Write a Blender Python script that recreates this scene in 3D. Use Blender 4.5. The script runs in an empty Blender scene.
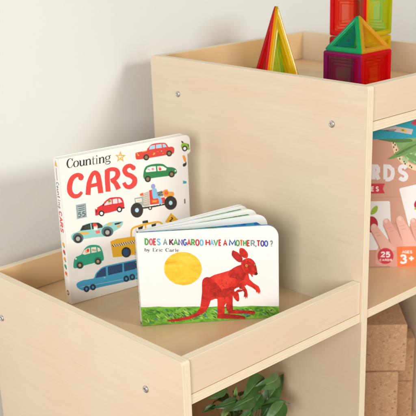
import bpy, bmesh, math, random
from mathutils import Vector, Matrix
scene = bpy.context.scene
col = scene.collection
PI = math.pi
G = 0.45            # height of the low tray rim above the floor
# ---------------------------------------------------------------- camera
cam_d = bpy.data.cameras.new("Camera")
cam = bpy.data.objects.new("Camera", cam_d)
col.objects.link(cam)
scene.camera = cam
yaw, pitch, roll = 0.76601121, -0.37546156, -0.02519428
fw = Vector((math.sin(yaw)*math.cos(pitch), math.cos(yaw)*math.cos(pitch), math.sin(pitch)))
r0 = Vector((math.cos(yaw), -math.sin(yaw), 0)); u0 = r0.cross(fw)
rt = r0*math.cos(roll) + u0*math.sin(roll)
up = -r0*math.sin(roll) + u0*math.cos(roll)
m = Matrix((rt, up, -fw)).transposed().to_4x4()
m.translation = Vector((-0.99561922, -0.77402776, 0.51531605 + G))
cam.matrix_world = m
cam_d.sensor_width = 36
cam_d.lens = 946.086*36/416
cam_d.shift_x = -(235.631-208)/416
cam_d.shift_y = (270.733-208)/416
cam_d.clip_start = 0.01; cam_d.clip_end = 50
cam_d.dof.use_dof = True
cam_d.dof.focus_distance = 1.24
cam_d.dof.aperture_fstop = 11
# ---------------------------------------------------------------- light
world = bpy.data.worlds.new("World"); scene.world = world
world.use_nodes = True
bg = world.node_tree.nodes["Background"]
bg.inputs[0].default_value = (1.0, 0.97, 0.90, 1)
bg.inputs[1].default_value = 0.38
def area(name, loc, target, size, power, color, size_y=None):
    d = bpy.data.lights.new(name, 'AREA'); d.energy = power; d.color = color
    d.shape = 'RECTANGLE'; d.size = size; d.size_y = size_y or size
    o = bpy.data.objects.new(name, d); col.objects.link(o)
    o.location = loc
    o.rotation_euler = (Vector(target)-Vector(loc)).to_track_quat('-Z', 'Y').to_euler()
    return o
area("window_light", (-2.7, -1.5, 1.30), (0, .1, .6), 1.1, 68, (.97, .995, .985))
area("room_light", (.62, -2.7, 1.72), (0, .3, .6), 0.60, 46, (1.0, .99, .945))
scene.view_settings.view_transform = 'Standard'
scene.view_settings.look = 'None'
scene.view_settings.exposure = 0.0
scene.view_settings.gamma = 1.0
scene.render.engine = 'CYCLES'
scene.cycles.transparent_max_bounces = 24
scene.cycles.max_bounces = 10
# ---------------------------------------------------------------- materials
def lin(h):
    h = h.lstrip('#')
    c = [int(h[i:i+2], 16)/255 for i in (0, 2, 4)]
    return tuple(((x+.055)/1.055)**2.4 if x > .04045 else x/12.92 for x in c) + (1.0,)
class NT:
    def __init__(s, name):
        s.m = bpy.data.materials.new(name); s.m.use_nodes = True
        s.n = s.m.node_tree.nodes; s.l = s.m.node_tree.links
        s.b = s.n["Principled BSDF"]
    def new(s, t, **k):
        n = s.n.new(t)
        for a, v in k.items(): setattr(n, a, v)
        return n
    def link(s, a, b): s.l.new(a, b)
    def coords(s, scale=(1, 1, 1), loc=(0, 0, 0)):
        tc = s.new('ShaderNodeTexCoord'); mp = s.new('ShaderNodeMapping')
        mp.inputs['Scale'].default_value = scale; mp.inputs['Location'].default_value = loc
        s.link(tc.outputs['Object'], mp.inputs['Vector']); return mp.outputs['Vector']
    def noise(s, vec, scale, detail=4, rough=.55, dist=0):
        n = s.new('ShaderNodeTexNoise'); n.inputs['Scale'].default_value = scale
        n.inputs['Detail'].default_value = detail; n.inputs['Roughness'].default_value = rough
        n.inputs['Distortion'].default_value = dist
        s.link(vec, n.inputs['Vector']); return n.outputs['Fac']
    def ramp(s, fac, stops):
        r = s.new('ShaderNodeValToRGB'); e = r.color_ramp.elements
        while len(e) < len(stops): e.new(.5)
        for i, (p, c) in enumerate(stops): e[i].position = p; e[i].color = c
        s.link(fac, r.inputs['Fac']); return r.outputs['Color']
    def mix(s, fac, a, b, mode='MIX'):
        n = s.new('ShaderNodeMix', data_type='RGBA', blend_type=mode)
        for sock, v in ((n.inputs[0], fac), (n.inputs[6], a), (n.inputs[7], b)):
            if isinstance(v, (int, float)): sock.default_value = v
            elif isinstance(v, tuple): sock.default_value = v
            else: s.link(v, sock)
        return n.outputs[2]
    def bump(s, h, strength=.2, dist=.001):
        b = s.new('ShaderNodeBump'); b.inputs['Strength'].default_value = strength
        b.inputs['Distance'].default_value = dist
        s.link(h, b.inputs['Height']); s.link(b.outputs['Normal'], s.b.inputs['Normal'])
    def set(s, **k):
        for a, v in k.items():
            a = a.replace('_', ' ')
            if isinstance(v, (int, float, tuple)): s.b.inputs[a].default_value = v
            else: s.link(v, s.b.inputs[a])
        return s.m
BIRCH_A, BIRCH_B, BIRCH_C = (.755, .61, .452, 1), (.78, .655, .505, 1), (.69, .53, .37, 1)
def birch(name, axis, seed=0, tint=None):
    t = NT(name)
    sc = {'X': (.55, 9, 9), 'Y': (9, .55, 9), 'Z': (9, 9, .55)}[axis]
    v = t.coords(sc, (seed*1.7, seed*.9, seed*2.3))
    big = t.noise(v, 2.0, 3, .5, .6)
    v2 = t.coords(tuple(x*1.0 for x in sc), (seed*3.1, 4, seed))
    fine = t.noise(v2, 34, 5, .65)
    v3 = t.coords((1, 1, 1), (seed, 0, 0))
    cloud = t.noise(v3, 9, 3, .5)
    c = t.ramp(big, [(.30, BIRCH_A), (.52, BIRCH_B), (.75, BIRCH_A)])
    c = t.mix(t.ramp(cloud, [(.35, (0, 0, 0, 1)), (.8, (.60, .60, .60, 1))]), c, (.735, .565, .40, 1))
    c = t.mix(t.ramp(fine, [(.38, (.16, .16, .16, 1)), (.62, (0, 0, 0, 1))]), c, BIRCH_C)
    # short dark pores and flecks of the veneer
    v4 = t.coords(tuple({.55: 14, 9: 170}[x] for x in sc), (seed*5, 1, 2))
    fl = t.noise(v4, 1.6, 2, .5)
    c = t.mix(t.ramp(fl, [(.64, (0, 0, 0, 1)), (.76, (.14, .14, .14, 1))]), c, (.48, .32, .19, 1))
    if tint: c = t.mix(1.0, c, tint, 'MULTIPLY')
    t.bump(fine, .08, .0004)
    t.b.inputs['Coat Weight'].default_value = .35; t.b.inputs['Coat Roughness'].default_value = .38
    return t.set(Base_Color=c, Roughness=t.ramp(cloud, [(.3, (.34,)*3+(1,)), (.7, (.50,)*3+(1,))]), Specular_IOR_Level=.45)
def ply_edge(name, axis):
    t = NT(name)
    tc = t.new('ShaderNodeTexCoord'); sp = t.new('ShaderNodeSeparateXYZ')
    t.link(tc.outputs['Object'], sp.inputs[0])
    wob = t.noise(t.coords((1, 1, 1)), 26, 3, .6)
    a = t.new('ShaderNodeMath', operation='MULTIPLY_ADD'); t.link(wob, a.inputs[0]); a.inputs[1].default_value = .0008
    t.link(sp.outputs[axis], a.inputs[2])
    f = t.new('ShaderNodeMath', operation='MULTIPLY'); t.link(a.outputs[0], f.inputs[0]); f.inputs[1].default_value = 2*PI/.0043
    s_ = t.new('ShaderNodeMath', operation='SINE'); t.link(f.outputs[0], s_.inputs[0])
    q = t.new('ShaderNodeMath', operation='MULTIPLY_ADD'); t.link(s_.outputs[0], q.inputs[0]); q.inputs[1].default_value = .5; q.inputs[2].default_value = .5
    c = t.ramp(q.outputs[0], [(.02, (.78, .64, .45, 1)), (.14, (.84, .72, .54, 1)), (.5, (.87, .765, .60, 1)), (.95, (.84, .72, .54, 1))])
    sc = {'X': (160, 14, 14), 'Y': (14, 160, 14), 'Z': (14, 14, 160)}[axis]
    n = t.noise(t.coords(sc), 3.0, 4, .6)
    c = t.mix(t.ramp(n, [(.40, (.28, .28, .28, 1)), (.60, (0, 0, 0, 1))]), c, (.70, .55, .36, 1))
    return t.set(Base_Color=c, Roughness=.55)
def plain(name, hexc, rough=.5, noise=0.0, scale=60, **k):
    t = NT(name); c = lin(hexc)
    if noise:
        n = t.noise(t.coords(), scale, 4, .6)
        d = tuple(x*(1-noise) for x in c[:3]) + (1,)
        c = t.ramp(n, [(.35, d), (.65, c)])
    return t.set(Base_Color=c, Roughness=rough, **k)
M = {}
for ax in 'XYZ':
    M['edge'+ax] = ply_edge('plywood_edge_'+ax, ax)
M['faceY0'] = birch('birch_veneer_low_side', 'Y', 1)
M['faceY1'] = birch('birch_veneer_tall_side', 'Y', 3.3)
M['faceY2'] = birch('birch_veneer_far_side', 'Y', 5.2)
M['faceX0'] = birch('birch_veneer_rails', 'X', 7.1)
M['faceX1'] = birch('birch_veneer_back', 'X', 9.7, (.90, .73, .54, 1))  # darker brown tint puts the shade of the bays into the back panel colour
M['floorX'] = birch('birch_veneer_shelves_shade_tint', 'X', 12.4, (.97, .84, .63, 1))  # same birch; golden tint paints in the warm shade and bounce inside the shelf
M['railback'] = birch('birch_veneer_back_rails_shade_tint', 'X', 15.4, (.95, .79, .56, 1))  # same birch as the front rails, its colour warmed to carry the tray's shade
def wall_mat():
    t = NT('painted_wall'); v = t.coords()
    n = t.noise(v, 2.2, 3, .5); f = t.noise(v, 240, 3, .6)
    c = t.ramp(n, [(.3, (.745, .74, .715, 1)), (.7, (.775, .77, .745, 1))])
    g2 = t.noise(v, 95, 3, .6); t.bump(t.mix(.5, f, g2), .30, .0010)
    return t.set(Base_Color=c, Roughness=.85)
M['wall'] = wall_mat()
def floor_mat():
    t = NT('floor_boards'); n = t.noise(t.coords((1, 12, 1)), 5, 4, .6)
    return t.set(Base_Color=t.ramp(n, [(.3, (.30, .19, .11, 1)), (.7, (.42, .28, .17, 1))]), Roughness=.5)
M['floor'] = floor_mat()
def steel():
    t = NT('zinc_plated_steel'); n = t.noise(t.coords(), 900, 3, .6)
    return t.set(Base_Color=(.62, .61, .59, 1), Metallic=1.0, Roughness=t.ramp(n, [(.3, (.22,)*3+(1,)), (.7, (.42,)*3+(1,))]))
M['steel'] = steel()
M['hexhole'] = plain('dark_socket', '2a2724', .6, .2)
def board(name, hexc):
    t = NT(name); c = lin(hexc); v = t.coords()
    n = t.noise(v, 30, 3, .6)
    c2 = t.ramp(n, [(.3, tuple(x*.965 for x in c[:3])+(1,)), (.7, c)])
    t.bump(t.noise(v, 420, 2, .5), .04, .0003)
    return t.set(Base_Color=c2, Roughness=.34, Specular_IOR_Level=.45)
M['white'] = board('coated_white_board', 'f1efeb')
M['whitek'] = board('coated_bright_board', 'ebebea')
M['pageedge'] = plain('page_block_edge', 'e3dcc4', .7, .14, 200)
M['pageedge2'] = plain('page_block_cut_edge', 'ebe7da', .7, .12, 200)
def ink():
    t = NT('printed_ink'); a = t.new('ShaderNodeAttribute', attribute_name='ink')
    v = t.coords(); n = t.noise(v, 520, 3, .7)
    c = t.mix(t.ramp(n, [(.3, (.05,)*3+(1,)), (.6, (0, 0, 0, 1))]), a.outputs['Color'], (.92, .88, .80, 1))
    return t.set(Base_Color=c, Roughness=.36, Specular_IOR_Level=.45)
M['ink'] = ink()
def tissue(name, stops, scale, stretch, dist=1.0):
    t = NT(name); v = t.coords(stretch)
    n = t.noise(v, scale, 6, .68, dist)
    n2 = t.noise(t.coords((1, 1, 1), (3, 2, 1)), scale*7, 3, .7)
    c = t.ramp(n, stops)
    c = t.mix(t.ramp(n2, [(.5, (0, 0, 0, 1)), (.75, (.35,)*3+(1,))]), c, tuple(min(1, x*1.5+.02) for x in stops[-1][1][:3])+(1,))
    return t.set(Base_Color=c, Roughness=.38)
M['kred'] = tissue('red_tissue_paper', [(.30, lin('861512')), (.42, lin('b51d18')), (.50, lin('d02a20')), (.66, lin('e04030'))], 40, (1, 1, .6))
M['kred2'] = tissue('deep_red_tissue_paper', [(.3, lin('7a1616')), (.5, lin('b01f1b')), (.7, lin('cf2a20'))], 50, (1, 1, 1))
M['kred3'] = tissue('brown_red_tissue_paper', [(.3, lin('6d1514')), (.47, lin('a31d1a')), (.62, lin('cc2a20'))], 70, (1, 1, 1))
M['sun'] = tissue('yellow_painted_tissue', [(.3, lin('d9a321')), (.5, lin('ecc035')), (.7, lin('f3d054'))], 22, (1, 1, 2.5))
M['grass'] = tissue('green_painted_tissue', [(.28, lin('2f6d25')), (.42, lin('56982e')), (.55, lin('74b13a')), (.72, lin('97c64d'))], 34, (1, 1, 2.2), 2.0)
M['endpaper'] = tissue('blue_green_painted_endpaper', [(.40, lin('1f5fae')), (.47, lin('2d8fc4')), (.54, lin('3aa39a')), (.60, lin('2d6f3c')), (.66, lin('23489c'))], 30, (1, 1, .1), 0)
M['endpaper2'] = tissue('green_painted_page_edge', [(.38, lin('2d8044')), (.5, lin('5aa15a')), (.58, lin('2f86b5')), (.64, lin('cfe0d2'))], 34, (1, 1, .1), 0)
def cork():
    t = NT('pressed_cork'); v = t.coords((1, 1, 1.25))
    n = t.noise(v, 30, 5, .6, .3)
    def vor(scale, loc, rnd=1.0):
        vo = t.new('ShaderNodeTexVoronoi'); vo.inputs['Scale'].default_value = scale; vo.inputs['Randomness'].default_value = rnd
        wob = t.new('ShaderNodeVectorMath', operation='MULTIPLY_ADD')
        nz = t.new('ShaderNodeTexNoise'); nz.inputs['Scale'].default_value = 260; t.link(t.coords((1, 1, 1), loc), nz.inputs['Vector'])
        t.link(nz.outputs['Color'], wob.inputs[0]); wob.inputs[1].default_value = (.004, .004, .004); t.link(t.coords((1, 1, 1.3), loc), wob.inputs[2])
        t.link(wob.outputs[0], vo.inputs['Vector']); sc = t.new('ShaderNodeSeparateColor'); t.link(vo.outputs['Color'], sc.inputs[0]); return vo, sc
    v1, s1 = vor(260, (0, 0, 0)); v2, s2 = vor(520, (3, 1, 2)); v3, s3 = vor(330, (7, 5, 1))
    c = t.ramp(n, [(.3, (.46, .25, .13, 1)), (.7, (.53, .31, .17, 1))])
    c = t.mix(t.ramp(s1.outputs[0], [(.0, (.3,)*3+(1,)), (.5, (0, 0, 0, 1)), (1, (0, 0, 0, 1))]), c, (.44, .235, .115, 1))
    c = t.mix(t.ramp(s1.outputs[1], [(.70, (0, 0, 0, 1)), (.80, (.4,)*3+(1,))]), c, (.62, .40, .23, 1))
    c = t.mix(t.ramp(s2.outputs[0], [(.80, (0, 0, 0, 1)), (.85, (.35,)*3+(1,))]), c, (.70, .47, .29, 1))
    c = t.mix(t.ramp(s3.outputs[0], [(.965, (0, 0, 0, 1)), (.975, (.6,)*3+(1,))]), c, (.20, .095, .05, 1))
    t.bump(t.mix(.5, v1.outputs['Distance'], v2.outputs['Distance']), .6, .0009)
    return t.set(Base_Color=c, Roughness=.85)
M['cork'] = cork()
def leafm(name, a, b):
    t = NT(name); n = t.noise(t.coords(), 40, 4, .6)
    return t.set(Base_Color=t.ramp(n, [(.3, a), (.7, b)]), Roughness=.42, Specular_IOR_Level=.5)
M['leaf'] = leafm('dark_green_leaf', (.020, .072, .014, 1), (.050, .135, .026, 1))
M['leaf2'] = leafm('mid_green_leaf', (.032, .095, .020, 1), (.072, .165, .040, 1))
M['rib'] = leafm('pale_leaf_midrib', (.10, .20, .05, 1), (.16, .28, .08, 1))
M['shoot'] = leafm('young_green_shoot', (.14, .25, .05, 1), (.26, .38, .09, 1))
M['stem'] = leafm('green_stem', (.09, .13, .04, 1), (.16, .20, .07, 1))
M['pot'] = plain('glazed_pot', 'd9d2c6', .3, .08, 20)
M['soil'] = plain('potting_soil', '2b1d14', .95, .5, 180)
def tile(name, hexc, trans=.5, rough=.16, tint=.5):
    t = NT(name); c = lin(hexc)
    t.n.remove(t.b)
    tr = t.new('ShaderNodeBsdfTransparent'); tr.inputs[0].default_value = tuple(max(.06, x)**tint for x in c[:3])+(1,)
    pb = t.new('ShaderNodeBsdfPrincipled'); n = t.noise(t.coords(), 55, 3, .6, .8)
    d = t.ramp(n, [(.3, tuple(x*.85 for x in c[:3])+(1,)), (.7, c)])
    t.link(d, pb.inputs['Base Color']); pb.inputs['Roughness'].default_value = rough
    pb.inputs['Coat Weight'].default_value = .6; pb.inputs['Coat Roughness'].default_value = .06
    tl = t.new('ShaderNodeBsdfTranslucent'); tl.inputs[0].default_value = tuple(min(1, x**.8) for x in c[:3])+(1,)
    m1 = t.new('ShaderNodeMixShader'); m1.inputs[0].default_value = .6
    t.link(pb.outputs[0], m1.inputs[1]); t.link(tl.outputs[0], m1.inputs[2])
    m2 = t.new('ShaderNodeMixShader'); m2.inputs[0].default_value = trans
    t.link(m1.outputs[0], m2.inputs[1]); t.link(tr.outputs[0], m2.inputs[2])
    t.link(m2.outputs[0], t.n['Material Output'].inputs['Surface']); return t.m
TC = dict(red='fb1626', purple='cc1e8e', green='1fe09a', blue='1a78e8', yellow='ffee00', amber='ffd640', orange='ff8a18')
for k_, h_ in TC.items():
    M['tile_'+k_] = tile('translucent_%s_plastic' % k_, h_, .40, .14, .42)
    M['pane_'+k_] = tile('clear_%s_plastic' % k_, h_, .86, .1, .16)
# ---------------------------------------------------------------- mesh helpers
def tag(o, label=None, cat=None, group=None, kind=None):
    if label: o['label'] = label
    if cat: o['category'] = cat
    if group: o['group'] = group
    if kind: o['kind'] = kind
    return o
def empty(name, loc, rz=0):
    o = bpy.data.objects.new(name, None); o.empty_display_size = .02
    o.location = loc; o.rotation_euler = (0, 0, rz); col.objects.link(o); return o
def link(name, bm, mats, parent=None, smooth=False):
    me = bpy.data.meshes.new(name); bm.normal_update(); bm.to_mesh(me); bm.free()
    for mm in (mats if isinstance(mats, (list, tuple)) else [mats]): me.materials.append(mm)
    if smooth: me.polygons.foreach_set('use_smooth', [True]*len(me.polygons))
    o = bpy.data.objects.new(name, me); col.objects.link(o)
    if parent: o.parent = parent
    return o
def bm_box(bm, a, b, bev=.0009, mi=0, seg=2):
    r = bmesh.ops.create_cube(bm, size=1)
    for v in r['verts']:
        v.co = Vector([a[i]+(b[i]-a[i])*(v.co[i]+.5) for i in range(3)])
    es = list({e for v in r['verts'] for e in v.link_edges})
    fs = {f for v in r['verts'] for f in v.link_faces}
    for f in fs: f.material_index = mi
    if bev:
        q = bmesh.ops.bevel(bm, geom=es, offset=bev, segments=seg, affect='EDGES', profile=.5)
    return bm
def extrude_poly(bm, pts, vec, mi=0, mi_side=None):
    vs = [bm.verts.new(p) for p in pts]; f = bm.faces.new(vs); f.material_index = mi
    vec = Vector(vec)
    ws = [bm.verts.new(Vector(p)+vec) for p in pts]; g = bm.faces.new(list(reversed(ws))); g.material_index = mi
    n = len(vs)
    for i in range(n):
        s = bm.faces.new([vs[i], ws[i], ws[(i+1) % n], vs[(i+1) % n]]); s.material_index = mi if mi_side is None else mi_side
    return vs, ws
def rounded(w, h, radii, seg=6, x0=0, y0=0):
    """rounded rectangle outline, radii = (bl, br, tr, tl)"""
    out = []
    for (cx, cy, a0), r in zip((((0, 0, 180)), (1, 0, 270), (1, 1, 0), (0, 1, 90)), radii):
        px_ = x0 + (r if cx == 0 else w-r); py_ = y0 + (r if cy == 0 else h-r)
        if r <= 0: out.append((px_, py_)); continue
        for k in range(seg+1):
            a = math.radians(a0+90*k/seg); out.append((px_+r*math.cos(a), py_+r*math.sin(a)))
    return out
def bevel_all(bm, off, seg=2, ang=35):
    bmesh.ops.recalc_face_normals(bm, faces=bm.faces[:])
    es = [e for e in bm.edges if len(e.link_faces) == 2 and math.degrees(e.calc_face_angle(0)) > ang]
    bmesh.ops.bevel(bm, geom=es, offset=off, segments=seg, affect='EDGES', profile=.5)
# ---------------------------------------------------------------- printed artwork
HEX = dict(ink='23211f', ink2='3f474a', ink3='56534f', ink4='3a0d0c', gold='e2b04a', cream='f4ecd8', carsred='e2403a', tyre='2b2723', hubg='a9aba6', hub2='8b7a55', hub3='b39a7e', white='f4f2ee', red1='d93c33', red2='d8242b',
  pane='a9cfe6', paneh='b8dcea', pane2='2f3b36', green1='1f8248', pinky='e8938d', skin='eeb79a', lime='8cbb2f', orange1='f09a3e', orange2='e8642c', teal='3f9fb6', sign='a9bcc0', pinkglass='efd8dc', aqua='93cfc9', aqua2='4f6f78',
  stone='bdb3a4', stone2='e2dccf', blue3='86bfe0', lilac='9c9ad0', grey3='8d9a98', gold2='e5ad22', navy='17436f', navy2='122b4a', bgreen='1f9f80', bgreen2='157a63', limo='3aa0cf', limo2='8fc9e2', leaf1='5f9a3c',
  tgreen='4f9a4c', tpink='d65a72', tred='c8383a', tblue='6fb0dc', tgrey='7d9490', tmar='6a1f3f', tpur='5b3a8c', tbl='2c5aa8', tor='e2672b', tred2='b82b2b', gr1='2a5b23', gr2='3f7f9a', gr3='3f7d28', gr4='a9cf62', eye='c9a24a',
  btable='cf9c86', btable2='c28c76', bteal='179bb5', bgrey='c9bdb8', bred='cc2f45', bred2='b3143a', straw='e8d2ac', brown='5a3a24', bgreen3='7fa86a', bgreen4='a9c793', leafd='4f7a3f', leafm='6f9a55', bwhite='e9e4e9', bwhite2='f7efee',
  bcard='ecebec', lime2='93bd3a', skin2='e3a999', skin3='e9b5a5', skin4='c2857a', nail='f0c4b8', borange='ee7a40', skin5='dda08f', gr5='8fb94e')
def artwork(bm, data, place, special, layer_step=.00002, base=.00005, mi_ink=1):
    """flat printed shapes laid on a cover; place(u, v, lift) -> local point"""
    lay = bm.loops.layers.float_color.get('ink') or bm.loops.layers.float_color.new('ink')
    boxes = []
    for line in data.strip().split('\n'):
        w = line.split(); c = w[0]; strip = c[0] == '~'; c = c.lstrip('~')
        q = [int(x)/20000 for x in w[1:]]; P = list(zip(q[::2], q[1::2]))
        bb = (min(p[0] for p in P), min(p[1] for p in P), max(p[0] for p in P), max(p[1] for p in P))
        L = 1 + max([l for l, b in boxes if b[0] < bb[2] and b[2] > bb[0] and b[1] < bb[3] and b[3] > bb[1]] or [0])
        boxes.append((L, bb)); z = base + L*layer_step; nh = len(P)//2
        vs = [bm.verts.new(place(u, v, z+(layer_step*.7*(i % nh)/nh if strip else 0))) for i, (u, v) in enumerate(P)]
        fs = []
        if strip:
            n = len(vs)//2
            for i in range(n-1):
                try: fs.append(bm.faces.new([vs[i], vs[i+1], vs[n+i+1], vs[n+i]]))
                except ValueError: pass
        else:
            try: fs.append(bm.faces.new(vs))
            except ValueError: pass
        ci = lin(HEX.get(c, 'ff00ff'))
        for f in fs:
            f.material_index = special.get(c, mi_ink)
            for lp in f.loops: lp[lay] = ci
ART={}
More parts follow.
